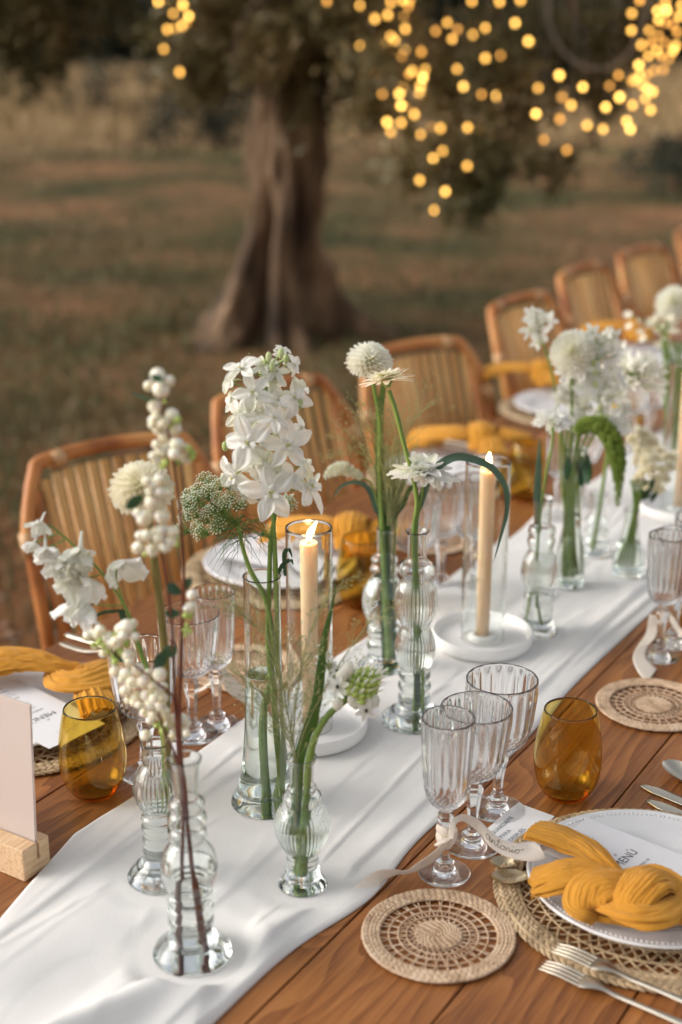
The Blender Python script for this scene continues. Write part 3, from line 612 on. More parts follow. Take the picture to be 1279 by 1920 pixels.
# ================================================================== candles
def candle(B, h, rcy, hcy, rd, lab, lean, flab):
    t = thing('candle_dish', 'round white matte dish under ' + lab, 'candle dish', B, 'white candle dishes')
    mb = MB(); q = cat([(0, rd * .9), (.004, rd * .97), (.012, rd), (.021, rd), (.0235, rd - .0012), (.0225, rd - .0035), (.014, rd - .006), (.010, rd - .012), (.009, rd * .7), (.009, .001)], 3)
    mb.lathe([(0, .001)] + q, 96, B)
    mb.lathe([(.009, .022), (.014, .0215), (.017, .018), (.017, .0125)], 40, B); mb.build('dish', M['dish'], t)
    z0 = .0145
    g = thing('hurricane_glass', 'open clear glass cylinder standing around ' + lab, 'glass cylinder', B + UP * z0, 'glass cylinders round the candles')
    mb = MB(); b = B + UP * .0095; th = .0018; n = 72
    mb.lathe([(0, rcy - th), (0, rcy), (.0004, rcy), (.003, rcy), (hcy * .5, rcy), (hcy - .004, rcy), (hcy - .0006, rcy), (hcy + .0002, rcy - th * .15), (hcy + .0006, rcy - th * .5), (hcy + .0002, rcy - th * .85), (hcy - .0006, rcy - th), (hcy - .004, rcy - th), (hcy * .5, rcy - th), (.003, rcy - th), (.0004, rcy - th), (0, rcy - th)], n, b)
    mb.build('glass_wall', M['glass'], g, recalc=True)
    c = thing('taper_candle', flab, 'candle', B + UP * z0, 'peach dinner candles on the runner')
    r = .0119; mb = MB()
    mb.lathe([(0, .001), (0, r * .86), (h * .5, r * .93), (h - .004, r), (h - .0008, r * .97), (h, r * .9), (h - .0007, r * .8), (h - .0022, r * .45), (h - .0026, .0008)], 40, B + UP * z0); mb.build('wax', M['wax'], c)
    tp = B + UP * (z0 + h - .003); mb = MB(); mb.tube([tp, tp + UP * .006, tp + UP * .0115 + RT * .001], .0009, 6); mb.build('wick', M['wick'], c)
    mb = MB(); pts = []; rad = []
    for k in range(13):
        u = k / 12; pts.append(tp + UP * (.006 + .025 * u) + RT * lean * (u ** 1.6) * .014); rad.append(.0050 * (sin(pi * (u * .86 + .1)) ** .8) * (1 - .78 * u) ** .7 + .0003)
    mb.tube(pts, rad, 14); mb.build('flame', M['flame'], c)
    ld = bpy.data.lights.new('flame_light', 'POINT'); ld.energy = .45; ld.color = (1, .55, .22); ld.shadow_soft_size = .004
    lo = bpy.data.objects.new('flame_light', ld); link(lo); lo.parent = c; lo.location = tp + UP * .024 - (B + UP * z0)
def hgt(B, px, py): return Q(px, py, B).z - B.z
h1 = hgt(C1, 571, 1016); candle(C1, h1 - .0145, 43.5 * mpp(Q(580, 1150, C1)), hgt(C1, 579, 989) - .009, .0785, 'the nearest candle', .75, 'lit peach candle nearest the camera, behind the tall delphinium vase')
h2 = hgt(C2, 911, 882); candle(C2, h2 - .0145, 42 * mpp(Q(905, 1000, C2)), hgt(C2, 908, 864) - .009, .0785, 'the middle candle', .1, 'lit peach candle in the middle, framed by a drooping grass blade')
candle(C3, h2 - .0145, .036, h2 + .012, .0785, 'the candle at the right edge', .1, 'peach candle farthest away, cut by the right picture edge')

# ================================================================== pressed glass goblets
def goblet(loc, kind, label, grp='pressed glass goblets with fluted bowls', rot=0.):
    t = thing('champagne_flute' if kind == 'flute' else 'wine_goblet', label, 'flute' if kind == 'flute' else 'goblet', loc, grp)
    if kind == 'flute': H, hf, zb, prof = .198, .034, .088, [(0, .0085), (.003, .0150), (.010, .0205), (.020, .0235), (.034, .0255), (.060, .0272), (.085, .0285), (.110, .0297)]
    elif kind == 'wine': H, hf, zb, prof = .180, .036, .090, [(0, .009), (.003, .018), (.009, .0255), (.018, .0305), (.030, .0340), (.050, .0375), (.070, .0400), (.090, .0415)]
    else: H, hf, zb, prof = .178, .037, .086, [(0, .009), (.003, .020), (.009, .0285), (.019, .0340), (.032, .0375), (.052, .0402), (.072, .0422), (.092, .0432)]
    nF = 18; n = 144
    fr = .0295 if kind == 'flute' else .0335
    ph = lambda z: z - zb
    def ribb(a, z, r):
        u = z - zb; a += rot
        if u < .028: # cut diamonds low on the bowl
            k = min(1, u / .006) * min(1, (.03 - u) / .004); return 1 + .05 * k * (abs(sin(12 * a + u * 420)) * abs(sin(12 * a - u * 420)) * 2 - .8)
        k = min(1, (u - .028) / .008) * min(1, max(0, (H - z) / .012)); return 1 + .06 * k * (.55 - abs(sin(nF * a / 2)))
    def hexr(a, z, r): a += rot; s = pi / 3; return cos(s / 2) / cos((a % s) - s / 2) * 1.06
    foot = [(.0003, .0005), (0, fr * .5), (.0003, fr * .93), (.0012, fr), (.0026, fr * .985), (.0036, fr * .8), (.0056, fr * .5), (.0085, .0115), (.0125, .0105)]
    mb = MB(); mb.lathe(cat(foot, 3), n, loc); mb.build('foot', M['glassg'], t)
    stem = [(.0125, .0105), (.0145, .0122), (.0175, .0122), (.0195, .0088), (.022, .0062), (.040, .0062), (zb - .026, .0088), (zb - .016, .0112), (zb - .012, .0092), (zb - .009, .0098), (zb - .005, .0076), (zb, .0085)]
    if kind == 'flute': stem = [(z, r * .86 if 0 < i < 11 else (r if i else .0105)) for i, (z, r) in enumerate(stem)]
    mb = MB(); st = cat(stem, 2); st = [(z, r) for z, r in st]
    def hx(a, z, r): k = min(1, max(0, (z - .0125) / .003)) * min(1, max(0, (zb - z) / .004)); return 1 + (hexr(a, z, r) - 1) * k
    mb.lathe(st, n, loc, hx); mb.build('stem', M['glassg'], t)
    out = [(zb + z, r) for z, r in cat(prof, 5)]; th = .0017
    mb = MB(); mb.lathe(out, n, loc, ribb); top = out[-1]; b = len(mb.v) - n
    inner = [(z, r - th) for z, r in out if z > zb + .0105]; f = inner[0]
    seq = [(top[0] + .0008, top[1] - th * .25), (top[0] + .0008, top[1] - th * .75)] + inner[::-1] + [(f[0] - .0022, f[1] * .86), (f[0] - .0042, f[1] * .6), (f[0] - .005, f[1] * .3), (f[0] - .005, .0004)]
    s = len(mb.v); mb.lathe(seq, n, loc)
    for k in range(n): mb.f.append((b + k, b + (k + 1) % n, s + (k + 1) % n, s + k)); mb.m.append(0)
    mb.build('bowl', M['glassg'], t)
    return t
G1 = T(833, 1638, TZ + .0003); G2 = T(885, 1584, TZ + .0003); G3 = T(932, 1518, TZ + .0003)
goblet(G1, 'flute', 'narrow flute with the name ribbon knotted round its stem, nearest the camera')
goblet(G2, 'wine', 'middle goblet of the near trio, just behind the ribboned flute')
goblet(G3, 'water', 'widest goblet of the near trio, beside the near amber tumbler')
fl = bpy.data.objects['champagne_flute']; wi = bpy.data.objects['wine_goblet']; wa = bpy.data.objects['wine_goblet.001']
zg = TZ + .0003
for src, x, y, l in [
    (fl, *T(408, 1358)[:2], 'slim flute behind the snowberry twigs on the far side, farther of its trio'),
    (wi, *T(362, 1378)[:2], 'goblet behind the thin grass and snowberry twigs, middle of its trio'),
    (wa, *T(278, 1452)[:2], 'goblet hidden behind the big snowberry cluster near the left amber tumbler'),
    (fl, *T(1236, 1232)[:2], 'slim flute at the right edge with a ribbon tied to its stem'),
    (wi, *T(1262, 1205)[:2], 'goblet at the right edge just behind the second ribboned flute'),
    (wa, *T(1302, 1165)[:2], 'wide goblet cut off by the right edge behind the second flute'),
    (fl, *T(878, 1100)[:2], 'blurred flute behind the middle candle cylinder'),
    (wi, *T(826, 1098)[:2], 'blurred goblet left of the middle candle behind the white scabiosa'),
    (wa, *T(776, 1120)[:2], 'blurred wide goblet right of the dark leaf bud vase'),
    (fl, *T(1045, 975)[:2], 'far flute behind the ringed vases on the far side'),
    (wi, *T(1090, 950)[:2], 'far goblet behind the green catkin'),
    (wi, *T(1180, 850)[:2], 'farthest goblet behind the cream button flowers'),
    (wa, *T(1215, 835)[:2], 'farthest wide goblet near the right edge stems')]:
    copy_tree(src, (x, y, zg), l)
# ================================================================== amber tumblers
A1 = T(1061, 1490, TZ + .0003); s = mpp(A1)
t = thing('amber_tumbler', 'amber stemless tumbler in front on bare wood near the plate', 'tumbler', A1, 'amber stemless tumblers')
pa = prof_px(A1, p2([(643, 212), (720, 231), (800, 247), (880, 261), (950, 269), (1040, 272), (1110, 266), (1170, 254), (1230, 230), (1275, 200), (1310, 166), (1328, 148)], 1180, 4.277), (1061, 1490))
mb = MB(); inn = vessel(mb, A1, [(0, pa[0][1])] + pa[1:], .0017, .0055, 96); mb.build('glass_body', M['amber'], t, recalc=True)
am = t
for (x, y, l) in [(*T(178, 1487)[:2], 'amber tumbler on the left in front of the woven charger'), (*T(678, 1135)[:2], 'blurred amber tumbler left of the dark leaf bud vase'),
                  (*T(985, 935)[:2], 'far amber tumbler right of the middle candle flame'), (*T(1172, 810)[:2], 'far amber tumbler above the cream button flowers'), (*T(1318, 1195)[:2], 'amber tumbler out at the right edge behind the second coaster')]:
    copy_tree(am, (x, y, zg), l)
# ================================================================== stems, leaves, blooms
def path3(B, pts, k=6):                           # pts: (px, py[, metres further off]); the upright plane through the vase
    return [V(p) for p in cat([tuple(Q(p[0], p[1], B, p[2] if len(p) > 2 else 0.)) for p in pts], k)]
def stem(t, B, pts, r0, r1=None, mat='stem', name='stem', n=8):
    q = path3(B, pts); r1 = r1 or r0; m = len(q); mb = MB()
    mb.tube(q, [(r0 + (r1 - r0) * i / (m - 1)) * (1 + .06 * sin(i * 1.7)) for i in range(m)], n); mb.build(name, M[mat], t); return q
def foot_in(B, ang, r, z=.013): return B + V((cos(ang) * r, sin(ang) * r, z))
def strip(mb, q, wid, side=None, fold_=.15, twist=0.):
    m = len(q); rows = []
    for i, p in enumerate(q):
        t = (q[min(i + 1, m - 1)] - q[max(i - 1, 0)]).normalized(); s = t.cross(FW) if side == 'face' else (side or RT)
        s = (s - t * s.dot(t)).normalized(); n_ = t.cross(s)
        if twist: a = twist * i / m; s, n_ = s * cos(a) + n_ * sin(a), n_ * cos(a) - s * sin(a)
        w = wid[i] if hasattr(wid, '__len__') else wid
        rows.append([p + s * (w * v) + n_ * (fold_ * w * abs(v)) for v in (-1, -.5, 0, .5, 1)])
    mb.grid(rows)
def blade(t, B, pts, w, mat='blade', name='leaf_blade', tip=.02, side=None, twist=0., fold_=.25, k=8, base=.6):
    q = path3(B, pts, k); m = len(q); mb = MB()
    wid = [w * max(tip, min(1, base + (1 - base) * min(1, i / m * 3)) * (1 - (i / (m - 1)) ** 3.2)) for i in range(m)]
    strip(mb, q, wid, side, fold_, twist); mb.build(name, M[mat], t); return q
def leaf(t, p, d, up, L, Wd, mat='leaf', name='leaf', curl=.5):
    mb = MB(); mb.petal(p, d, up, L, Wd, curl, -.18, 1.15, 7, 4, base=.05); mb.build(name, M[mat], t)
def bush_flower(mb, c, ax, rad, rings, n0, L0, Wf, cup0, curl, jit=.08, e=1.3):
    """layered bloom: rings of petals from the outside in"""
    ax = V(ax).normalized(); a, b = rperp(ax)
    for k in range(rings):
        u = k / max(1, rings - 1); cnt = max(5, int(n0 * (1 - .62 * u))); el = cup0 + (1.5 - cup0) * u ** 1.1
        for i in range(cnt):
            th = 2 * pi * (i + .5 * (k % 2)) / cnt + R.gauss(0, .06); e2 = el + R.gauss(0, jit); rd = a * cos(th) + b * sin(th)
            d = rd * cos(e2) + ax * sin(e2); L = rad * L0 * (1 - .45 * u) * R.uniform(.92, 1.06)
            o = c + rd * (rad * .08 * (1 - u)) + ax * (rad * .16 * u)
            mb.petal(o, d, ax * cos(e2) - rd * sin(e2) + V((0, 0, 1e-4)), L, L * Wf, curl - .3 * u + R.gauss(0, .1), .55, e, 4, 4)
def dahlia(t, c, ax, rad, mat='cream', name='bloom', tot=190):
    mb = MB(); ax = V(ax).normalized(); a, b = rperp(ax); g = pi * (3 - sqrt(5))
    for i in range(tot):                          # phyllotaxis over a dome: cupped petals pointing outwards
        u = (i + .5) / tot; th = i * g; phi = .12 + (u ** .72) * 1.95; rd = a * cos(th) + b * sin(th)
        root = c + (ax * cos(phi) * .42 + rd * sin(phi) * .42) * rad - ax * rad * .05
        p2 = phi * .95 + .30 * min(1, u * 3); dirn = ax * cos(p2) + rd * sin(p2); upv = ax * sin(p2) - rd * cos(p2)
        L = rad * (.30 + .30 * min(1, u * 1.5)) * R.uniform(.9, 1.08); Wd = rad * (.13 + .13 * min(1, u * 1.5))
        mb.petal(root, dirn, upv + rd * R.gauss(0, .1), L, Wd, (.5 if phi > .6 else .15) + R.gauss(0, .12), .85, 1.25, 5, 4, base=.35, droop=-.12)
    mb.build(name, M[mat], t)
    mb = MB(); mb.ball(c - ax * rad * .06, rad * .42, 12, 8); mb.build('heart', M['centre'], t)
def zinnia(t, c, ax, rad, mat='ivory', layers=3, n=17, Wf=.36, tone='centre'):
    mb = MB(); ax = V(ax).normalized(); a, b = rperp(ax)
    for l in range(layers):
        cnt = n - 2 * l
        for i in range(cnt):
            th = 2 * pi * (i + .5 * l) / cnt + R.gauss(0, .04); rd = a * cos(th) + b * sin(th); el = .05 + .17 * l + R.gauss(0, .07)
            d = rd * cos(el) + ax * sin(el); mb.petal(c + rd * rad * .12 + ax * rad * .05 * l, d, ax, rad * (1 - .17 * l) * .9, rad * Wf * (1 - .1 * l), -.35 + R.gauss(0, .12), -.25, .8, 4, 4, ruf=.1, base=.3)
    mb.build('petals', M[mat], t)
    mb = MB(); mb.tube([c - ax * rad * .28, c - ax * rad * .1, c + ax * rad * .02], [rad * .10, rad * .2, rad * .26], 10); mb.build('calyx', M['stem'], t)
    mb = MB()
    for i in range(60):
        th = i * 2.39996; rr = rad * .27 * sqrt(i / 60); p = c + ax * rad * (.10 + .10 * (1 - i / 60)) + (a * cos(th) + b * sin(th)) * rr; mb.tube([p, p + ax * rad * .10 + (a * cos(th) + b * sin(th)) * rad * .03], [rad * .03, rad * .018], 5)
    mb.build('disc_florets', M[tone], t)
def scabiosa(t, c, ax, rad, mat='petal'):
    mb = MB(); ax = V(ax).normalized(); a, b = rperp(ax)
    for l, (cnt, el, LL) in enumerate([(11, .02, 1.), (10, .28, .72), (9, .6, .5)]):
        for i in range(cnt):
            th = 2 * pi * (i + .5 * l) / cnt + R.gauss(0, .1); rd = a * cos(th) + b * sin(th); e2 = el + R.gauss(0, .1)
            for s in (-.22, 0, .22) if l == 0 else (0,):
                r2 = a * cos(th + s) + b * sin(th + s); d = r2 * cos(e2) + ax * sin(e2)
                mb.petal(c + rd * rad * .1 + ax * rad * .05 * l, d, ax, rad * LL * (.95 if s == 0 else .8), rad * .36, -.35 + R.gauss(0, .2), .2, .62, 5, 4, ruf=.35, base=.25)
    mb.build('petals', M[mat], t)
    mb = MB()
    for i in range(70):
        th = i * 2.39996; rr = rad * .3 * sqrt(i / 70); p = c + ax * rad * (.12 + .14 * (1 - i / 70)) + (a * cos(th) + b * sin(th)) * rr; mb.ball(p, rad * .04, 6, 4)
    mb.build('pincushion', M['ivory'], t)
    mb = MB(); mb.tube([c - ax * rad * .2, c, c + ax * rad * .1], [rad * .07, rad * .2, rad * .1], 8); mb.build('calyx', M['stem'], t)
def floret(t, c, ax, r, spur=True, name='floret', close=0., mat='petal'):
    mb = MB(); ax = V(ax).normalized(); a, b = rperp(ax); ph = R.uniform(0, 6.3)
    for i in range(5):
        th = ph + 2 * pi * i / 5 + R.gauss(0, .13); rd = a * cos(th) + b * sin(th); el = .16 + close + R.gauss(0, .2)
        d = rd * cos(el) + ax * sin(el); up = ax * cos(el) - rd * sin(el)
        L = r * R.uniform(.88, 1.08); W_ = r * R.uniform(.46, .66) * (1.5 if close > .4 else 1)
        mb.mi = 0; mb.petal(c + rd * r * .04, d, up, L, W_, (-.6 if close < .4 else .15) + R.gauss(0, .35), R.uniform(.05, .45), .95, 9, 8, ruf=.5, base=.12, pw=1.05 if close < .4 else .7, tipw=.08 if close < .4 else .3)
        q0 = c + d * L * .86 + up * (L * (-.22 if close < .4 else .04)) ; mb.mi = 1; mb.ball(q0 * .5 + (c + d * L * .9) * .5, r * .035, 5, 4, .4)
    mb.mi = 0
    for i in range(4):
        th = ph + .6 + 2 * pi * i / 4; rd = a * cos(th) + b * sin(th); d = (rd * .7 + ax).normalized()
        mb.petal(c + ax * r * .02, d, rd, r * .36, r * .26, .9 + R.gauss(0, .4), .5, .7, 5, 4, ruf=.5)
    o = mb.build(name, [M[mat], M['greenish']], t)
    mb = MB()
    for i in range(7):
        q = c + ax * r * .14 + a * R.gauss(0, r * .05) + b * R.gauss(0, r * .05); mb.tube([c, q], r * .012, 4); mb.ball(q, r * .035, 5, 4)
    mb.build('anthers', M['centre'], o)
    if spur:
        mb = MB(); d = (-ax + UP * .5 + a * R.gauss(0, .3)).normalized(); q = cat([tuple(c), tuple(c + d * r * .35), tuple(c + d * r * .62 - UP * r * .06), tuple(c + d * r * .8 - UP * r * .2)], 4)
        mb.tube([V(p) for p in q], [r * .09 * (1 - .8 * i / len(q)) for i in range(len(q))], 6); mb.build('spur', M['petal' if close else 'greenish'], o)
CF = (CAM - B3).normalized()                      # towards the viewer, for blooms that face this way
def facing(x, y, z=0.): return (RT * x + CU * y - FW * z)
def ped(t, q, c, r=.0009, mat='stem'):            # little stalk from the nearest point of stem q to c
    s = min(q, key=lambda p: (p - c).length + .6 * abs(p.z + .012 - c.z)); mb = MB()
    mb.tube([V(p) for p in cat([tuple(s), tuple(s.lerp(c, .5) - UP * .002), tuple(c)], 4)], r, 5); mb.build('stalk', M[mat], t)
# ---------------- big white delphinium in the cylinder vase
t = thing('delphinium', 'tall white delphinium spike in the cylinder vase before the nearest candle', 'flower', B3)
q = stem(t, B3, [(512, 1500, .01), (525, 1380), (522, 1250), (519, 1130), (516, 1050), (512, 960), (506, 880), (503, 800), (500, 730), (503, 685)], .0042, .0016)
cs = lambda x, y: (320 + x / 3.045, 620 + y / 3.045)
FL = [(405, 215, 105, (-.5, .5, .7)), (470, 350, 105, (0, .1, 1)), (640, 170, 72, (.7, .5, .3)), (700, 200, 62, (.9, .2, .4)), (700, 385, 100, (.6, 0, .8)), (400, 480, 100, (-.6, -.1, .8)), (445, 640, 145, (-.2, -.1, 1)),
      (665, 655, 132, (.35, -.05, 1)), (360, 835, 115, (-.7, -.3, .6)), (570, 925, 150, (0, -.25, 1)), (790, 890, 138, (.85, .25, .5)), (690, 840, 90, (.5, -.1, .8)), (480, 760, 92, (-.3, -.3, .8)), (590, 280, 70, (.2, .4, .8)),
      (590, 500, 85, (.2, 0, 1)), (340, 290, 70, (-.8, .1, .5)), (520, 560, 80, (.1, .2, .9)), (740, 560, 75, (.8, 0, .5)), (620, 400, 80, (.3, .1, .9)), (430, 930, 80, (-.5, -.5, .7)), (520, 300, 60, (0, .6, .6)), (560, 770, 80, (.2, -.2, .9)), (760, 760, 65, (.7, .3, .5)), (520, 205, 66, (-.1, .5, .9)), (600, 235, 70, (.3, .3, .9)), (345, 410, 60, (-.9, 0, .4)), (560, 420, 75, (0, .1, 1)), (480, 480, 70, (-.2, 0, 1)), (610, 830, 70, (.2, -.3, .9)), (400, 760, 70, (-.5, .1, .8)), (740, 330, 66, (.8, .3, .5)), (640, 110, 45, (.4, .8, .4))]
for (x, y, rr, f) in FL:
    px, py = cs(x, y); dd = -.030 * f[2] + R.uniform(-.006, .006) + (.02 if rr < 84 else 0)
    c = Q(px, py, B3, dd); r = rr / 3.045 * mpp(c); floret(t, c, facing(*f) + V((R.gauss(0, .1), R.gauss(0, .1), R.gauss(0, .1))), r * 1.22); ped(t, q, c - facing(*f).normalized() * r * .1)
for (x, y) in [(540, 190), (560, 150), (580, 210), (630, 130), (520, 235), (600, 590), (525, 560), (640, 570), (310, 660), (390, 655), (545, 250), (660, 160), (740, 420)]:
    c = Q(*cs(x, y), B3, R.uniform(-.02, .01)); mb = MB(); mb.ball(c, .0036, 8, 6, 1.7); mb.build('bud', M['greenish'], t); ped(t, q, c)
for pts in [[(522, 1075), (530, 1060), (545, 1050), (550, 1060)], [(535, 1080), (533, 1040), (542, 1030), (548, 1046)]]: blade(t, B3, pts, .0028, 'leaf')
# second stem
t = thing('delphinium', 'second green delphinium stem in the cylinder vase, leaning left under the bloom', 'flower', B3)
q = stem(t, B3, [(525, 1495, -.01), (513, 1330, -.01), (503, 1200), (505, 1100), (508, 1010), (520, 950), (530, 880)], .004, .002)
for (x, y, rr, f) in [(650, 960, 60, (.4, -.6, .6)), (600, 330, 60, (-.1, .2, 1)), (480, 430, 70, (0, 0, 1))]:
    c = Q(*cs(x, y), B3, .02); floret(t, c, facing(*f), rr / 3.045 * mpp(c)); ped(t, q, c)
# ---------------- ammi / queen anne's lace
t = thing('umbel_flower', 'pale green white lacy umbel flower left of the big delphinium', 'flower', B3)
q = stem(t, B3, [(500, 1500, .015), (494, 1340), (512, 1230), (500, 1130), (470, 1070), (455, 1025), (447, 985)], .0038, .0024)
hub = q[-1]
umb = MB(); rr_ = random.Random(3)
for i in range(40):
    u = (i + .5) / 40; ph = sqrt(u) * 1.3; th = i * 2.39996; d = V((sin(ph) * cos(th), sin(ph) * sin(th), cos(ph))); p = d * .0094 * rr_.uniform(.82, 1.08)
    umb.mi = 1; umb.tube([V((0, 0, -.006)), p], .0002, 3, False); umb.mi = 0
    for j in range(5):
        a = j * 1.2566 + i; e = p + (V((cos(a), sin(a), .2)) * .0008); umb.add([p - V((0, 0, .0003)), e + V((-sin(a), cos(a), 0)) * .0005, e + d * .0006, e - V((-sin(a), cos(a), 0)) * .0005], [(0, 1, 2, 3)])
    umb.ball(p + d * .0005, .00042, 4, 3)
uo = umb.build('umbellet', [M['ammi'], M['stem']], None, smooth=False); um = uo.data; bpy.data.objects.remove(uo)
UMS = [(395, 925), (380, 945), (362, 950), (350, 970), (345, 995), (357, 930), (375, 920), (410, 935), (425, 945), (400, 955), (385, 975), (372, 990), (365, 965), (408, 972), (392, 962), (420, 968), (435, 930), (412, 912), (398, 905), (430, 912), (385, 900), (445, 950), (415, 990), (382, 1000), (455, 948), (530, 950), (540, 945), (520, 958), (470, 930), (350, 945), (405, 988), (497, 1000), (440, 900), (368, 935), (388, 930), (415, 955)]
rays = MB()
for (x, y) in UMS:
    c = Q(x, y, B3, R.uniform(-.012, .03)); o = bpy.data.objects.new('umbellet', um); link(o); o.parent = t; o.location = c - B3
    d = (c - hub + UP * .03 - HD * .015).normalized(); o.rotation_euler = d.to_track_quat('Z', 'Y').to_euler(); s = R.uniform(.95, 1.3); o.scale = (s, s, s)
    rays.tube([V(p) for p in cat([tuple(hub), tuple(hub.lerp(c, .6) - UP * .003), tuple(c - d * .006 * s)], 3)], .0005, 4)
rays.build('rays', M['stem'], t)
mb = MB()
for _ in range(75):                               # feathery bracts and leaves
    a = R.uniform(0, 6.3); o = hub + V((R.gauss(0, .012), R.gauss(0, .012), R.gauss(-.004, .008))); d = V((cos(a), sin(a), R.uniform(-1.6, .3))).normalized() * R.uniform(.018, .05)
    e = V((R.gauss(0, .006), R.gauss(0, .006), -.006)); mb.tube([o, o + d * .5 + UP * .004, o + d + e], [.0005, .0004, .00015], 3, False)
mb.build('feathery_bracts', M['blade'], t, kind='stuff')
# ---------------- snowberries
def berry_mesh(dot, mat):
    mb = MB(); mb.ball((0, 0, 0), 1, 14, 9, .97)
    if dot: mb.mi = 1; mb.ball((0, 0, .965), .16, 6, 4, .5)
    o = mb.build('berry', [M[mat], M['berrydot']], None); me = o.data; bpy.data.objects.remove(o); return me
BM1, BM2, BM3 = berry_mesh(True, 'berry'), berry_mesh(False, 'berry'), berry_mesh(True, 'greenberry')
def berries(t, B, lst, q, green=()):
    org = ORG[t.name]
    for (x, y, r, *dd) in lst:
        c = Q(x, y, B, dd[0] if dd else R.uniform(-.008, .012)); o = bpy.data.objects.new('berry', R.choice([BM1, BM1, BM2])); link(o); o.parent = t; o.location = c - org
        d = facing(R.gauss(0, .5), R.gauss(0, .5), 1) if R.random() < .6 else V((R.gauss(0, 1), R.gauss(0, 1), R.gauss(0, 1))); o.rotation_euler = d.to_track_quat('Z', 'Y').to_euler(); s = r * mpp(c); o.scale = (s, s * R.uniform(.94, 1.03), s * R.uniform(.92, 1.02))
    for (x, y, r) in green:
        c = Q(x, y, B, R.uniform(-.01, .008)); o = bpy.data.objects.new('unripe_berry', BM3); link(o); o.parent = t; o.location = c - org; s = r * mpp(c); o.scale = (s, s, s * 1.15); o.rotation_euler = (R.uniform(0, 1), R.uniform(0, 1), 0)
def cl3(L): return [(x / 3.045, 640 + y / 3.045, r / 3.045) for x, y, r in L]
def cl1(L): return [(x / 3.1975, 1160 + y / 3.1975, r / 3.1975) for x, y, r in L]
def c6(L): return [(220 + x / 4.919, 1080 + y / 4.919, r / 4.919) for x, y, r in L]
t = thing('snowberry_branch', 'tall upright snowberry twig with berry clusters up to the top left', 'snowberry', B2)
q = stem(t, B2, [(380, 1780, -.003), (362, 1640), (347, 1500), (337, 1380), (339, 1250), (343, 1130), (344, 1060), (338, 960), (328, 880), (320, 830), (311, 790), (302, 740), (298, 705)], .0024, .0011, 'twig', 'twig')
berries(t, B2, cl3([(900, 195, 45), (968, 225, 32), (850, 255, 32), (920, 275, 50), (885, 372, 42), (890, 430, 30), (935, 465, 33), (980, 425, 45), (870, 480, 25), (945, 535, 42), (1005, 500, 34), (905, 500, 36), (1000, 465, 35), (870, 455, 30), (925, 625, 42), (895, 590, 30), (1010, 590, 45), (1000, 640, 40), (1060, 670, 35), (875, 655, 28), (1055, 615, 36), (895, 680, 32), (960, 610, 30)]),
        q, cl3([(985, 480, 22), (1015, 450, 22), (1095, 640, 25), (1080, 610, 20), (1100, 665, 18), (945, 695, 22), (1010, 695, 20), (925, 715, 15), (940, 345, 12)]))
leaf(t, Q(295, 748, B2), RT * -1 + UP * .1, UP, 45 * mpp(B2), 22 * mpp(B2)); leaf(t, Q(283, 703, B2, -.012), RT * .8 - UP * .5, UP - HD, 20 * mpp(B2), 13 * mpp(B2))
leaf(t, Q(341, 1112, B2), RT * -1 + UP * .5, UP - HD * .8, 30 * mpp(B2), 22 * mpp(B2)); leaf(t, Q(345, 1108, B2), RT * .5 + UP, -HD, 30 * mpp(B2), 14 * mpp(B2)); leaf(t, Q(338, 1150, B2), RT * -1, UP - HD, 26 * mpp(B2), 18 * mpp(B2))
berries(t, B2, c6([(690, 175, 52), (672, 290, 58), (640, 300, 35)]), q, c6([(630, 365, 28), (685, 350, 26), (665, 385, 22), (640, 450, 22), (625, 500, 22), (670, 510, 24), (650, 480, 20), (628, 545, 18)]))
t = thing('snowberry_branch', 'snowberry twig whose berries overlap the cream dahlia', 'snowberry', B2)
q = stem(t, B2, [(346, 1782, .006), (341, 1640), (343, 1520), (334, 1400), (327, 1270), (320, 1150), (308, 1060), (298, 1010), (290, 960), (286, 900)], .0023, .001, 'twig', 'twig')
berries(t, B2, [(x, y, r, -.02) for x, y, r in cl3([(870, 925, 46), (825, 1010, 48), (925, 1000, 46), (790, 980, 32), (790, 1180, 38), (870, 1190, 42), (835, 1110, 40), (905, 1120, 40), (945, 1170, 40), (985, 1085, 38), (925, 1075, 38), (975, 1140, 34), (890, 1080, 26), (800, 1110, 30), (860, 860, 32), (915, 855, 36), (840, 800, 34), (910, 795, 40), (960, 860, 28), (880, 820, 30)])], q, cl3([(1000, 1120, 22), (1010, 1160, 18), (925, 815, 24), (830, 1215, 16)]))
leaf(t, Q(268, 930, B2, -.03), UP * -.6 - RT * .8, -HD, 34 * mpp(B2), 19 * mpp(B2), curl=.2)
t = thing('snowberry_branch', 'drooping snowberry twig with the large berry cluster above the bud vases', 'snowberry', B2)
q = stem(t, B2, [(374, 1768, -.004), (356, 1600), (348, 1480), (334, 1380), (325, 1310), (300, 1285), (262, 1255), (235, 1237), (212, 1222)], .0017, .001, 'twig', 'twig')
stem(t, B2, [(348, 1480), (330, 1420), (308, 1370), (297, 1337)], .0018, .001, 'twig', 'twig')
big = [(75, 910, 62), (140, 990, 62), (245, 970, 66), (390, 910, 70), (290, 905, 50), (190, 860, 60), (110, 800, 45), (70, 1060, 52), (165, 1110, 56), (270, 1105, 60), (385, 1040, 60), (420, 1130, 52), (300, 1200, 62), (400, 1190, 56), (200, 1190, 40), (340, 1130, 48), (440, 1250, 50), (250, 1260, 46), (340, 1270, 56), (430, 1020, 40), (150, 1170, 40), (330, 1020, 50), (120, 740, 52), (90, 1150, 30), (380, 1300, 40), (300, 1330, 42), (40, 960, 36),
       (600, 1330, 62), (520, 1310, 45), (640, 1360, 42), (610, 1430, 55), (540, 1440, 58), (480, 1370, 50), (640, 1450, 36), (490, 1500, 40), (570, 1500, 40), (260, 1470, 52), (470, 1310, 40)]
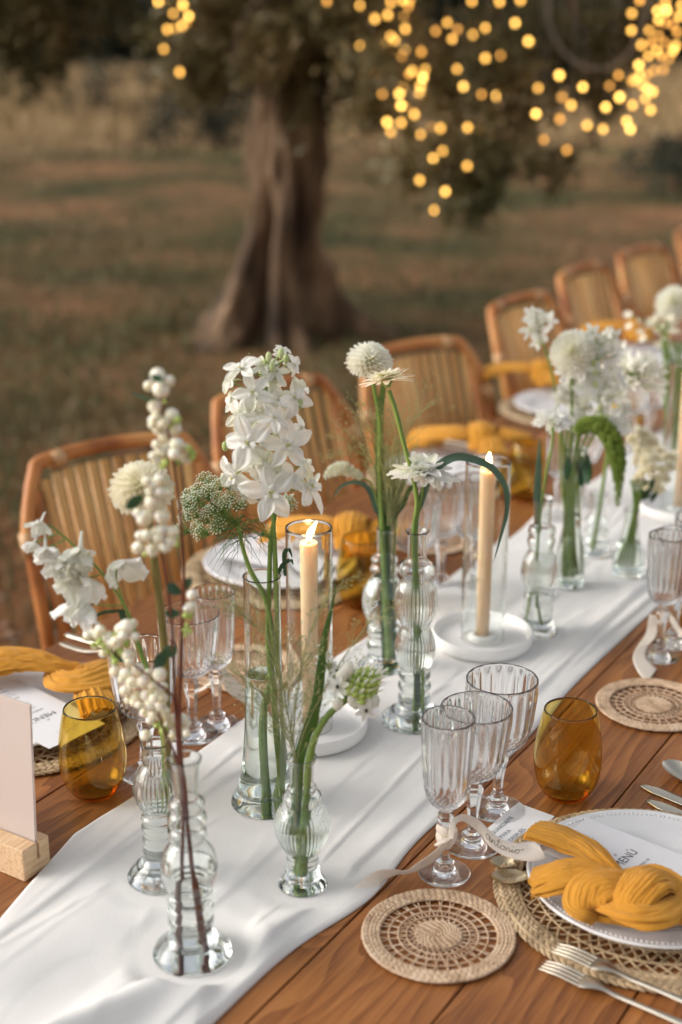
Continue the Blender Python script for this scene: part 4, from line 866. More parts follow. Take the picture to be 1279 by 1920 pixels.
berries(t, B2, [(x, y, r, R.uniform(-.012, .02)) for x, y, r in c6(big)], q, c6([(430, 1425, 42), (360, 1380, 25)]))
berries(t, B2, [(x, y, r, R.uniform(-.012, .012)) for x, y, r in cl1([(525, 105, 28), (560, 85, 26), (600, 70, 34), (575, 105, 26), (650, 110, 38), (700, 140, 40), (760, 50, 50), (800, 30, 28), (810, 110, 30), (620, 210, 26), (720, 60, 34), (660, 150, 30), (740, 100, 34), (570, 170, 22), (770, 220, 42), (690, 320, 34), (630, 100, 22)])], q,
        cl1([(595, 145, 20), (625, 165, 22), (695, 95, 22), (755, 150, 24), (705, 190, 24), (725, 205, 22), (680, 225, 20), (690, 260, 22), (560, 155, 16), (650, 195, 16), (610, 120, 14)]))
for (x, y, dx, dy) in [(310, 1220, -.5, -1), (300, 1230, .6, .3), (212, 1225, .9, -.3)]: leaf(t, Q(x, y, B2), RT * dx + UP * dy, -HD + UP * .3, 36 * mpp(B2), 22 * mpp(B2), 'leaf')
# ---------------- cream dahlia and drooping delphinium in the ribbed vase
t = thing('dahlia', 'large cream pompon dahlia at left in front of the nearest chair', 'flower', B1)
stem(t, B1, [(322, 1560), (318, 1480), (313, 1400), (311, 1270), (305, 1180), (293, 1080), (286, 1030), (277, 960), (268, 925)], .0048, .0036, 'stemolive')
c = Q(266, 910, B1); dahlia(t, c, facing(.1, .75, .55), 63 * mpp(c))
t = thing('delphinium', 'drooping arched stem of white hanging bells at the far left', 'flower', B1)
q = stem(t, B1, [(312, 1560, .01), (306, 1400, .01), (290, 1290), (268, 1230), (243, 1155), (215, 1105), (192, 1075), (165, 1048), (130, 1015), (95, 985)], .0024, .001)
for (x, y, r, f) in [(235, 1050, 60, (-.2, -.9, .2)), (198, 1165, 52, (-.3, -.8, .3)), (258, 1200, 70, (.1, -.9, .4)), (340, 1285, 80, (-.1, -.8, .6)), (460, 1215, 100, (0, -.9, .5)), (465, 1385, 105, (.05, -.7, .7)), (480, 1525, 112, (-.1, -.9, .3)), (400, 1290, 70, (-.3, -.6, .6)), (390, 1340, 60, (-.2, -.7, .5))]:
    c = Q(x / 3.045, 640 + (y - r * .35) / 3.045, B1, R.uniform(-.01, .01)); floret(t, c, facing(*f), r / 3.045 * mpp(c) * 1.62, True, 'bell', .62); ped(t, q, c)
blade(t, B1, [(240, 1150), (222, 1146), (195, 1148), (176, 1158), (163, 1170)], .0022, 'leaf'); blade(t, B1, [(243, 1158), (233, 1160), (228, 1150), (231, 1140)], .004, 'leaf')
t = thing('delphinium', 'single white open bell on its own stalk beside the cream dahlia', 'flower', B1)
q = stem(t, B1, [(316, 1560, -.01), (309, 1400), (285, 1290), (262, 1225), (232, 1130), (218, 1085), (222, 1055)], .0018, .0009)
c = Q(222, 1052, B1); floret(t, c, facing(.35, -.9, .5), 108 / 3.045 * mpp(c) * 1.55, False, 'bell', .55)
# ---------------- star flower, grasses and blade in the small ribbed vase
t = thing('star_flower', 'star of Bethlehem spike with green buds in the small front vase', 'flower', B4)
c4 = lambda x, y: (480 + x / 3.693, 1180 + y / 3.693)
q = stem(t, B4, [(566, 1640), (570, 1560), (575, 1500), (579, 1430), (590, 1385), (605, 1355), (625, 1332), (652, 1310)], .0046, .0036)
tip = Q(703, 1262, B4)
cone0 = q[-1]; ax = (tip - cone0); L = ax.length; ax = ax.normalized(); a, b = rperp(ax)
gb = MB(); gb.ball((0, 0, 0), 1, 10, 7, 1.25); gbo = gb.build('bud', M['greenberry']); gbm = gbo.data; bpy.data.objects.remove(gbo)
for i in range(88):
    u = i / 88; th = i * 2.39996; rr = .0185 * (1 - u ** 1.6 * .72) * (min(1, u * 6 + .5)); p = cone0 + ax * (L * (.25 + .78 * u)) + (a * cos(th) + b * sin(th)) * rr
    o = bpy.data.objects.new('bud', gbm); link(o); o.parent = t; o.location = p - B4; d = ((a * cos(th) + b * sin(th)) + ax * (.3 + u)).normalized(); o.rotation_euler = d.to_track_quat('Z', 'Y').to_euler(); s = .0046 * (1 - .5 * u); o.scale = (s, s, s)
mb = MB()
for i in range(46):
    u = i / 46; th = i * 2.39996 + 1; rr = .0195 * (1 - u ** 1.6 * .72); p = cone0 + ax * (L * (.25 + .78 * u)) + (a * cos(th) + b * sin(th)) * rr; mb.petal(p, ax + (a * cos(th) + b * sin(th)) * .25, a * cos(th) + b * sin(th), .012, .003, .3, .2, 1, 4, 2)
mb.build('bracts', M['ivory'], t)
def starflower(t, c, ax, r):
    ax = V(ax).normalized(); a, b = rperp(ax); mb = MB()
    for i in range(6):
        th = pi / 3 * i + R.gauss(0, .06) + .3; rd = a * cos(th) + b * sin(th); mb.petal(c, rd * cos(.12) + ax * sin(.12), ax, r, r * .5, -.25 + R.gauss(0, .15), .25, .95, 6, 4, base=.3)
    o = mb.build('star_bloom', M['petal'], t); mb = MB(); mb.ball(c + ax * r * .12, r * .15, 8, 6, 1.2); mb.build('ovary', M['black'], o)
    mb = MB()
    for i in range(6): th = pi / 3 * i; p = c + (a * cos(th) + b * sin(th)) * r * .26 + ax * r * .18; mb.tube([c + ax * r * .05, p], r * .02, 4); mb.ball(p, r * .05, 5, 4)
    mb.build('stamens', M['ivory'], o)
for (x, y, r, f, d) in [(565, 398, 85, (-.05, .15, 1), -.022), (762, 560, 85, (.15, -.3, 1), -.02), (560, 290, 60, (-.2, .7, .6), .0), (470, 200, 70, (-.5, .5, .6), .01), (520, 250, 60, (0, .8, .5), .012), (440, 170, 50, (-.8, .5, .2), .015), (455, 110, 45, (-.2, 1, .1), .015), (620, 300, 40, (.2, .6, .8), -.01), (675, 290, 35, (.2, .8, .4), 0)]:
    c = Q(*c4(x, y), B4, d); starflower(t, c, facing(*f), r / 3.693 * mpp(c)); ped(t, q, c - facing(*f).normalized() * .001, .0008)
for (x, y) in [(615, 300), (670, 485), (820, 500), (565, 515), (640, 270), (690, 505), (590, 330)]:
    c = Q(*c4(x, y), B4, -.012); mb = MB(); mb.ball(c, .0062, 8, 6, 1.3); mb.build('opening_bud', M['ivory'], t); ped(t, q, c, .0008)
stem(t, B4, [(560, 1640, .006), (568, 1540, .006), (585, 1430, .006), (592, 1360, .006), (602, 1300, .006), (606, 1270, .006)], .0024, .0018)
t = thing('grass_blade', 'long dark green blade leaf rising from the small front vase', 'leaf', B4)
blade(t, B4, [(553, 1560), (556, 1500), (560, 1432), (572, 1385), (588, 1340), (597, 1300), (602, 1250), (610, 1190), (622, 1140), (631, 1090)], .0062, 'blade', base=1., fold_=.35)
def panicle(t, B, base_pt, pts, n, spread, name='panicle', sm=.0009, seedr=.0012, droop=.0):
    """fine panic grass: hair-thin branching stalks ending in seeds"""
    q = path3(B, pts, 6); mb = MB(); sd2 = MB(); m = len(q)
    mb.tube(q, [.0011 * (1 - .6 * i / m) for i in range(m)], 5)
    for k in range(n):
        i = R.randrange(int(m * .30), m); o = q[i]; t0 = (q[min(i + 1, m - 1)] - q[max(0, i - 1)]).normalized(); u = (i / m)
        a = R.uniform(0, 6.3); s1, s2 = rperp(t0); out = s1 * cos(a) + s2 * sin(a); Lb = spread * R.uniform(.45, 1.) * (1.1 - .5 * u)
        d = (t0 + out * R.uniform(.25, .95)).normalized(); e = o + d * Lb - UP * droop * Lb; mid = o + d * Lb * .55 + UP * .004
        mb.tube([o, mid, e], [.00036, .00028, .00018], 3, False)
        for j in range(5):
            f = R.uniform(.35, 1.); p = (o.lerp(mid, f / .55) if f < .55 else mid.lerp(e, (f - .55) / .45)); p2_ = p + (d + V((R.gauss(0, .6), R.gauss(0, .6), R.gauss(0, .6)))) * Lb * .14
            mb.tube([p, p2_], .00016, 3, False); dd = (p2_ - p).normalized(); sd2.tube([p2_ - dd * .0005, p2_ + dd * .0006, p2_ + dd * .0024], [.0002, seedr * .75, .0001], 4, False)
    mb.build('stalks', M['panic'], t, kind='stuff'); sd2.build('seeds', M['seed'], t, kind='stuff')
t = thing('panic_grass', 'airy panic grass spray with tiny seeds in the small front vase', 'grass', B4)
panicle(t, B4, None, [(556, 1600), (555, 1440), (545, 1370), (530, 1290), (500, 1200), (450, 1150)], 60, .10)
panicle(t, B4, None, [(558, 1600), (556, 1440), (550, 1380), (560, 1280), (580, 1190), (620, 1110)], 40, .08)
panicle(t, B4, None, [(556, 1600), (553, 1440), (538, 1380), (510, 1320), (440, 1260)], 44, .09)
panicle(t, B4, None, [(556, 1600), (556, 1440), (580, 1350), (640, 1240), (690, 1170)], 30, .07)
# ---------------- vase 5: dahlia, leaves, panic grass, foxtail
c5 = lambda x, y: (620 + x / 3.762, 600 + y / 3.762)
t = thing('dahlia', 'round cream dahlia on the middle stem left of the hurricane candle', 'flower', B5)
stem(t, B5, [(728, 1235), (722, 1100), (716, 980), (712, 880), (712, 790), (700, 720), (697, 690)], .0046, .0026)
c = Q(695, 674, B5); dahlia(t, c, facing(.25, .8, .5), 47 * mpp(c), 'ivory')
t = thing('grass_leaves', 'broad dark green grass leaves arching out of the middle bubble vase', 'leaves', B5)
blade(t, B5, [(727, 1235, .01), (722, 1050), (714, 900), (711, 800), (718, 730), (722, 700)], .0075, 'blade', base=1)
blade(t, B5, [(724, 1200), (716, 990), (706, 955), (690, 915), (665, 904), (640, 912), (622, 935)], .0045, 'bluegreen', base=.8, side='face')
blade(t, B5, [(730, 1200), (728, 985), (735, 970), (755, 945), (770, 915), (795, 895)], .0055, 'blade', base=.5, side='face')
t = thing('foxtail_grass', 'pale curved foxtail seed head left of the middle vases', 'grass', B5)
q = stem(t, B5, [(722, 1200), (717, 980), (708, 945), (695, 905), (675, 895)], .0016, .0012)
def catkin(t, q, r, mat, n=500, ln=.005, name='seed_head'):
    mb = MB(); m = len(q); mb.tube(q, [r * .6 * (sin(pi * min(1, .15 + i / m * .9)) + .12) for i in range(m)], 8)
    for _ in range(n):
        i = R.randrange(m - 1); p = q[i].lerp(q[i + 1], R.random()); t0 = (q[i + 1] - q[i]).normalized(); s1, s2 = rperp(t0); a = R.uniform(0, 6.3); rr = r * (sin(pi * min(1, .15 + i / m * .85)) + .15)
        d = s1 * cos(a) + s2 * sin(a); b0_ = p + d * rr * .5; e = b0_ + (d + t0 * .5).normalized() * rr * .75
        mb.tube([b0_, b0_.lerp(e, .6), e + (e - b0_) * ln / r * .3], [rr * .10, rr * .16, rr * .03], 4, False)
    mb.build(name, M[mat], t)
catkin(t, path3(B5, [(680, 896), (660, 885), (640, 878), (622, 884), (608, 896)], 8), .0075, 'ammi', 420)
t = thing('panic_grass', 'fuzzy green panic grass spray behind the zinnia stem', 'grass', B5)
for pts in [[(735, 1150), (740, 970), (735, 900), (715, 830), (680, 790)], [(735, 1150), (742, 970), (745, 900), (760, 820), (790, 770)], [(736, 1150), (744, 970), (748, 880), (742, 800)], [(735, 1150), (735, 980), (720, 900), (690, 860), (655, 840)]]:
    panicle(t, B5, None, pts, 38, .10, seedr=.0011)
mb = MB()
for k in range(110):                                # the tight sheath of young stalks
    a, b_ = Q(733 + R.gauss(0, 4), 985, B5, R.gauss(0, .004)), Q(740 + R.gauss(0, 26), 820 + abs(R.gauss(0, 35)), B5, R.gauss(0, .02)); mb.tube([a, a.lerp(b_, .5) + UP * .004, b_], [.0006, .0005, .0002], 3, False)
mb.build('sheath', M['panic'], t, kind='stuff')
# ---------------- vase 6
t = thing('zinnia', 'cream zinnia seen from the side atop a bent green stem', 'flower', B6)
stem(t, B6, [(778, 1335, .01), (782, 1200), (776, 1010), (782, 940), (772, 885), (757, 830), (742, 770), (729, 732)], .0032, .0030)
c = Q(725, 712, B6); zinnia(t, c, facing(-.15, .97, .12), 53 * mpp(c), 'cream', 4, 21, .26)
t = thing('scabiosa', 'flat white ruffled scabiosa beside the middle candle', 'flower', B6)
stem(t, B6, [(790, 1335, -.008), (788, 1180), (780, 1010), (785, 960), (793, 920), (794, 900)], .0022, .0018)
c = Q(795, 884, B6); scabiosa(t, c, facing(.05, .93, .35), 68 * mpp(c))
t = thing('grass_blade', 'narrow blue green blade arching across the middle candle flame', 'leaf', C2 + UP * .0)
blade(t, B6, [(782, 1320), (778, 1010), (790, 940), (812, 885), (850, 858), (890, 862), (925, 880), (948, 915), (950, 960), (938, 1010), (925, 1055)], .0056, 'bluegreen', base=.55, side='face')
# ---------------- vase 7, right of the middle candle
c7 = lambda x, y: (880 + x / 3.2055, 400 + y / 3.2055)
t = thing('scabiosa', 'white flower over the round ribbed vase right of the candle', 'flower', B7)
stem(t, B7, [(990, 1170), (1003, 1080), (1010, 1000), (1015, 950), (1024, 890), (1036, 830), (1036, 800)], .0022)
stem(t, B7, [(1014, 1170), (1006, 1100), (1010, 1000)], .002)
c = Q(1037, 788, B7, .04); scabiosa(t, c, facing(0, .8, .6), 40 * mpp(c))
blade(t, B7, [(1010, 1000), (1008, 940), (1010, 880), (1012, 820)], .0065, 'bluegreen')
# ---------------- bottle and ringed vase bouquet
t = thing('dahlia', 'round cream dahlia in the blurred bouquet at right', 'flower', B8)
stem(t, B8, [(1065, 1080), (1066, 900), (1072, 800), (1072, 700)], .003); c = Q(1072, 657, B8); dahlia(t, c, facing(-.5, .35, .8), 46 * mpp(c), 'ivory')
t = thing('delphinium', 'white delphinium spike in the middle of the blurred bouquet', 'flower', B8)
q = stem(t, B8, [(1072, 1080), (1075, 900), (1085, 800), (1100, 720), (1120, 640)], .003, .0014)
for (x, y, r) in [(1075, 715, 28), (1100, 735, 30), (1062, 735, 26), (1090, 690, 26), (1125, 700, 28), (1135, 720, 28), (1145, 690, 26), (1120, 745, 30), (1150, 745, 26), (1095, 765, 28), (1140, 780, 30), (1155, 795, 26), (1120, 790, 26), (1095, 640, 20), (1130, 645, 24), (1150, 655, 22), (1118, 665, 26), (1140, 625, 14), (1105, 715, 26), (1080, 755, 22), (1060, 700, 22), (1160, 665, 16), (1085, 640, 24), (1110, 622, 20), (1165, 720, 26), (1170, 770, 26), (1100, 800, 24), (1165, 740, 24), (1050, 745, 20), (1135, 810, 24), (1150, 630, 20), (1105, 690, 26), (1080, 790, 22), (1170, 800, 20)]:
    c = Q(x, y, B8, R.uniform(-.02, .03)); floret(t, c, facing(R.gauss(0, .5), R.gauss(.1, .3), 1), r * mpp(c), False); ped(t, q, c)
for _ in range(7):
    c = Q(R.uniform(1085, 1130), R.uniform(640, 800), B8, -.01); mb = MB(); mb.ball(c, .005, 7, 5, 1.3); mb.build('bud', M['greenish'], t)
t = thing('delphinium', 'small white blossom sprig standing apart at the top of the bouquet', 'flower', B8)
q = stem(t, B8, [(1060, 1080), (1060, 900), (1050, 780), (1030, 680), (1010, 620), (1005, 590)], .0022, .001)
for (x, y, r) in [(995, 592, 20), (1015, 590, 20), (992, 618, 24), (1015, 622, 24), (1030, 600, 18), (1005, 605, 22), (1008, 640, 18)]:
    c = Q(x, y, B8, R.uniform(-.01, .01)); floret(t, c, facing(R.gauss(0, .5), R.gauss(0, .4), 1), r * mpp(c), False); ped(t, q, c)
t = thing('bouquet_stems', 'dark green stems and leaves filling the bottle vase', 'stems', B8)
for k in range(6): stem(t, B8, [(1058 + 4 * k, 1075, R.uniform(-.01, .01)), (1060 + 3 * k, 980), (1052 + 7 * k, 880), (1050 + 14 * k, 800)], .0022)
for k in range(5): leaf(t, Q(1070 + 8 * k, 850 + 12 * (k % 2), B8), facing(R.gauss(0, .6), -1, .2), -HD, .05, .014, 'leaf')
t = thing('agapanthus', 'white agapanthus head with radiating trumpet florets at right', 'flower', B9)
stem(t, B9, [(1112, 1030), (1125, 950), (1140, 850), (1160, 770), (1178, 715)], .0036, .003, 'stem'); hub = Q(1182, 708, B9)
for k in range(24):
    a = 2 * pi * k / 24 + R.gauss(0, .15); el = R.uniform(-.6, 1.2); d = (RT * cos(a) * cos(el) + HD * sin(a) * cos(el) + UP * sin(el)).normalized(); L = .052 * R.uniform(.8, 1.1); mb = MB()
    mb.tube([hub, hub + d * L * .5], .0011, 5); o = mb.build('pedicel', M['stem'], t); a_, b_ = rperp(d); mb = MB()
    for i in range(6): th = pi / 3 * i; rd = a_ * cos(th) + b_ * sin(th); mb.petal(hub + d * L * .5, d + rd * .22, rd * -1, L * .75, .010, -.55, .3, .8, 5, 2)
    mb.build('trumpet', M['ivory'], t)
t = thing('foxtail_amaranth', 'thick drooping bright green catkin hanging from the bouquet', 'flower', B8)
stem(t, B8, [(1085, 1075), (1085, 900), (1085, 830), (1098, 800)], .002)
catkin(t, path3(B8, [(1080, 812, -.02), (1100, 795, -.02), (1128, 800, -.025), (1148, 825, -.03), (1158, 860, -.03), (1160, 900, -.03), (1158, 948, -.03)], 10), .0125, 'amar', 1100, .006)
# ---------------- cream buttons
t = thing('button_chrysanthemums', 'bunch of small cream button flowers in the conical vase', 'flowers', B10)
for k in range(5): stem(t, B10, [(1172 + 6 * (k - 2), 1060), (1188 + 2 * k, 960), (1195 + 6 * (k - 2), 900)], .0018)
for (x, y) in [(1195, 810), (1210, 815), (1185, 825), (1203, 830), (1222, 828), (1198, 845), (1215, 848), (1235, 845), (1228, 862), (1248, 860), (1208, 866), (1192, 862), (1222, 880), (1240, 882), (1255, 875), (1205, 888), (1228, 900), (1245, 898), (1196, 900), (1213, 912), (1235, 915), (1192, 830), (1262, 858), (1218, 862)]:
    c = Q(x, y, B10, R.uniform(-.02, .03)); mb = MB(); bush_flower(mb, c, facing(R.gauss(0, .5), R.gauss(.4, .4), .8), 14.5 * mpp(c), 4, 13, 1., .42, .1, .5, .1); mb.build('button_bloom', M['cream'], t)
for k in range(8): leaf(t, Q(R.uniform(1192, 1225), R.uniform(915, 945), B10, R.uniform(-.02, .02)), facing(R.gauss(0, .6), 1, .2), -HD, .022, .010, 'leaf')
# ---------------- right edge vase
t = thing('dahlia', 'round white dahlia at the top right in the cylinder vase', 'flower', B11)
stem(t, B11, [(1255, 860), (1250, 740), (1248, 640), (1255, 590)], .004); c = Q(1264, 566, B11); dahlia(t, c, facing(-.2, .4, .9), 36 * mpp(c), 'ivory')
t = thing('small_blossoms', 'loose spray of tiny cream blossoms below the white dahlia at right edge', 'flowers', B11)
q = stem(t, B11, [(1262, 860), (1258, 740), (1255, 660), (1235, 610)], .002)
for k in range(34):
    c = Q(R.choice([R.uniform(1175, 1279), R.uniform(1215, 1290)]), R.gauss(608, 16), B11, R.uniform(-.05, .05)); mb = MB(); zz = rperp(facing(R.gauss(0, .5), .6, .7)); ax = facing(R.gauss(0, .5), .6, .7).normalized()
    a_, b_ = rperp(ax)
    for i in range(5): th = 2 * pi * i / 5; mb.petal(c, a_ * cos(th) + b_ * sin(th), ax, 9 * mpp(c), 7 * mpp(c), .2, .3, .8, 3, 2)
    mb.build('blossom', M['cream'], t)
    if k % 2: ped(t, q, c, .0008)
for k in range(16): stem(t, B11, [(1246 + R.uniform(0, 34), 860), (1246 + R.uniform(0, 40), 740), (1240 + R.uniform(0, 45), 640)], .0018)
# ================================================================== woven coasters and chargers
def stitches(mb, c, r, n, ln, wd, th, slant, z, ph=0., jit=.08):
    """a ring of plump slanted straw stitches"""
    for i in range(n):
        a = 2 * pi * (i + ph + R.gauss(0, jit * .5)) / n; rd = V((cos(a), sin(a), 0)); tg = V((-sin(a), cos(a), 0)); d = (tg + rd * slant * R.uniform(.7, 1.3)).normalized(); s = d.cross(UP)
        o = V(c) + rd * r + UP * (z + R.uniform(-.0003, .0003)); rows = []
        for k, w in ((-.5, .25), (-.22, .9), (.18, 1), (.5, .25)):
            p = o + d * ln * k + UP * (th * .35 * (1 - 4 * k * k)); rows.append([p + (s * cos(q) * wd + UP * sin(q) * th) * w * .5 for q in (0, 1.05, 2.1, 3.14, 4.2, 5.24)])
        mb.grid(rows, True)
def band(mb, a, b, w, th, up=UP):
    d = (b - a).normalized(); s = d.cross(up).normalized() * w * .5; u = up * th * .5; m = (a + b) * .5 + UP * .0004
    rows = [[p - s, p - s * .5 + u, p + s * .5 + u, p + s, p + s * .4 - u, p - s * .4 - u] for p in (a, m, b)]; mb.grid(rows, True)
def coaster(c, Rr, label, ph=0.):
    t = thing('woven_coaster', label, 'coaster', c, 'small round woven straw coasters')
    mb = MB(); k = Rr / .080
    for i in range(13):
        r = .0012 + .0019 * i; stitches(mb, c, r * k, max(4, int(r * 950)), min(.0075, .003 + r * .4), .0027, .0028, .16, .0024, i * .4)
    mb.lathe([(.001, .0005), (.001, .024 * k), (.0024, .0235 * k), (.0024, .0005)], 40, c)
    mb.build('woven_centre', M['straw'], t, kind='stuff')
    mb = MB()
    for i in range(28):
        a = 2 * pi * i / 28 + ph
        for s in (-1, 1):
            b = a + s * .26 + R.gauss(0, .015); band(mb, V(c) + V((cos(a) * .0235 * k, sin(a) * .0235 * k, .0018 + .0004 * s)), V(c) + V((cos(b) * .063 * k, sin(b) * .063 * k, .0018 - .0004 * s)), .0016, .0010)
    mb.build('spokes', M['straw'], t, kind='stuff')
    mb = MB()
    for r in (.0335, .0425, .0525):
        for q in (0, 1):
            pts = [V(c) + V((cos(a := 2 * pi * i / 160) * (rr := (r * k + .0006 * sin(40 * a + q * pi))), sin(a) * rr, .0026 + .0006 * cos(40 * a + q * pi))) for i in range(161)]; mb.tube(pts, .0007, 5, False)
    mb.build('twine_ring', M['straw'], t, kind='stuff')
    mb = MB()
    for i, r in enumerate([.0640, .0680, .0720, .0760, .0792]):
        stitches(mb, c, r * k, int(r * 900), .0125, .0052, .0042, (.40 if i % 2 else -.16), .0024 + (.0006 if 0 < i < 5 else 0), i * .37)
    mb.build('braided_rim', M['straw'], t, kind='stuff'); return t
CO = T(822, 1757, TZ + .0003) + V((.0, .0, 0)); ct = coaster(CO, .0805, 'round woven straw coaster in the foreground beside the plate')
copy_tree(ct, T(1226, 1325, TZ + .0003), 'blurred woven straw coaster at the right edge above the amber tumbler', rz=.5)
copy_tree(ct, T(478, 1262, TZ + .0003) + V((0, .02, 0)), 'woven straw coaster on the far side seen through the thin grass', rz=1.)
copy_tree(ct, T(480, 1262, TZ + .0003) + V((.64, .05, 0)), 'woven straw coaster behind the middle goblets on the far side', rz=2.)
def charger(c, Rr, label):
    t = thing('woven_charger', label, 'placemat', c, 'round woven seagrass chargers under the plates')
    mb = MB()
    for i, r in enumerate([.150, .1545, .159, .1635, .168, .1725]):
        stitches(mb, c, r * Rr / .175, int(r * 700), .0175, .0062, .0046, (.5 if i % 2 else -.4), .0032 + (.0012 if 1 <= i <= 4 else 0), i * .4)
    mb.build('braided_rim', M['seagrass'], t, kind='stuff')
    mb = MB(); n = 56
    for i in range(n):
        a = 2 * pi * i / n
        for s in (-1, 1):
            p0 = None
            for j in range(7):
                r = .055 + .0165 * j; b = a + s * .11 * j + R.gauss(0, .008); p = V(c) + V((cos(b) * r, sin(b) * r, .0026 + s * .0009 * (1 if j % 2 else -1)))
                if p0 is not None: band(mb, p0, p, .0031, .0014)
                p0 = p
    mb.build('lattice_strips', M['seagrass'], t, kind='stuff')
    mb = MB()
    for r in (.085, .108, .130):
        for q in (0, 1):
            mb.tube([V(c) + V((cos(a := 2 * pi * i / 220) * (rr := (r + .0008 * sin(56 * a + q * pi))), sin(a) * rr, .0042 + .0008 * cos(56 * a + q * pi))) for i in range(221)], .0009, 5, False)
    mb.build('twine_ring', M['seagrass'], t, kind='stuff')
    mb = MB()
    for i in range(12): stitches(mb, c, .004 + .0045 * i, max(6, int((.004 + .0045 * i) * 500)), .011, .005, .003, .3 * (-1) ** i, .0024)
    mb.build('woven_centre', M['seagrass'], t, kind='stuff'); return t
CC = V((1.341, .414, TZ + .0003)); cht = charger(CC, .1755, 'large woven seagrass charger under the near plate at bottom right')
PX = [1.292, 1.945, 2.585, 3.235, 3.88]
FY = 1.318
cl_ = ['woven charger under the plate at the far left', 'woven charger behind the nearest candle on the far side', 'woven charger under the third far plate', 'woven charger under the fourth far plate', 'woven charger under the farthest plate']
for x, l in zip(PX, cl_): copy_tree(cht, (x, FY - .005, TZ + .0003), l, rz=x)
# ================================================================== plates
def plate(c, Rr, label):
    t = thing('dinner_plate', label, 'plate', c, 'white dinner plates with beaded rims')
    n = 192; k = Rr / .134
    def scal(a, z, r): return 1 + (.010 * abs(sin(3 * a + .6)) ** .35 - .005) * min(1, max(0, (r / k - .1) / .02))
    up = cat([(.0045, .001), (.0045, .05), (.0050, .080), (.0075, .088), (.0125, .096), (.0155, .104), (.0180, .120), (.0192, .1285), (.0206, .1315), (.0208, .1335), (.0196, .1348), (.0178, .1345)], 4)
    lo = cat([(.0178, .1345), (.015, .120), (.011, .103), (.003, .090), (.0005, .082), (0, .078), (.0015, .074), (.0018, .001)], 3)
    mb = MB(); mb.lathe([(z, r * k) for z, r in up + lo[1:]], n, c, scal); mb.build('plate_body', M['ceramic'], t)
    mb = MB(); nb = 150
    for i in range(nb): a = 2 * pi * i / nb; mb.ball(V(c) + V((cos(a) * .1268 * k, sin(a) * .1268 * k, .0190)), .0020, 6, 4, .7)
    mb.build('beads', M['ceramic'], t, kind='stuff'); return t
PC = V((1.3437, .4215, TZ + .0048)); plt = plate(PC, .134, 'white plate with beaded rim holding the near menu card and knotted napkin')
pl_ = ['white plate at the far left under a mustard napkin', 'white plate behind the nearest candle flame', 'white plate behind the middle bud vases under a mustard napkin', 'white plate fourth along the far side, before a bamboo chair', 'farthest white plate near the right edge']
for x, l in zip(PX, pl_): copy_tree(plt, (x, FY, TZ + .0048), l, rz=x)
# ================================================================== printed cards
def text_mesh(s, size, mat, o, u, v, parent, name='lettering', italic=0., align='LEFT', off=.0003):
    """flat print: letters laid on the plane through o with reading direction u and line-up direction v"""
    c = bpy.data.curves.new('txt', 'FONT'); c.body = s; c.size = size; c.shear = italic; c.align_x = align; c.resolution_u = 3
    ob = bpy.data.objects.new('txt', c); link(ob); dg = bpy.context.evaluated_depsgraph_get(); me = ob.evaluated_get(dg).to_mesh()
    n_ = u.cross(v); mb = MB(); mb.add([o + u * p.co.x + v * p.co.y + n_ * off for p in me.vertices], [tuple(p.vertices) for p in me.polygons])
    ob.evaluated_get(dg).to_mesh_clear(); bpy.data.objects.remove(ob); bpy.data.curves.remove(c)
    return mb.build(name, M[mat], parent, smooth=False)
def stroke(pts, o, u, v, w, mat, parent, sc=1., name='lettering', off=.0003, mapf=None):
    n_ = u.cross(v) if u is not None else None; mb = MB()
    for st in pts:
        q = cat([tuple(p) for p in st], 5)
        P = [mapf(x * sc, y * sc) for x, y in q] if mapf else [o + u * x * sc + v * y * sc + n_ * off for x, y in q]
        nn = [mapf(x * sc, y * sc, True) for x, y in q] if mapf else [n_] * len(q)
        rows = []
        for i, p in enumerate(P):
            t = (P[min(i + 1, len(P) - 1)] - P[max(0, i - 1)]); s = t.cross(nn[i]).normalized() * w * (.7 + .3 * sin(i * .9)); rows.append([p - s, p + s])
        mb.grid(rows)
    return mb.build(name, M[mat], parent, smooth=False)
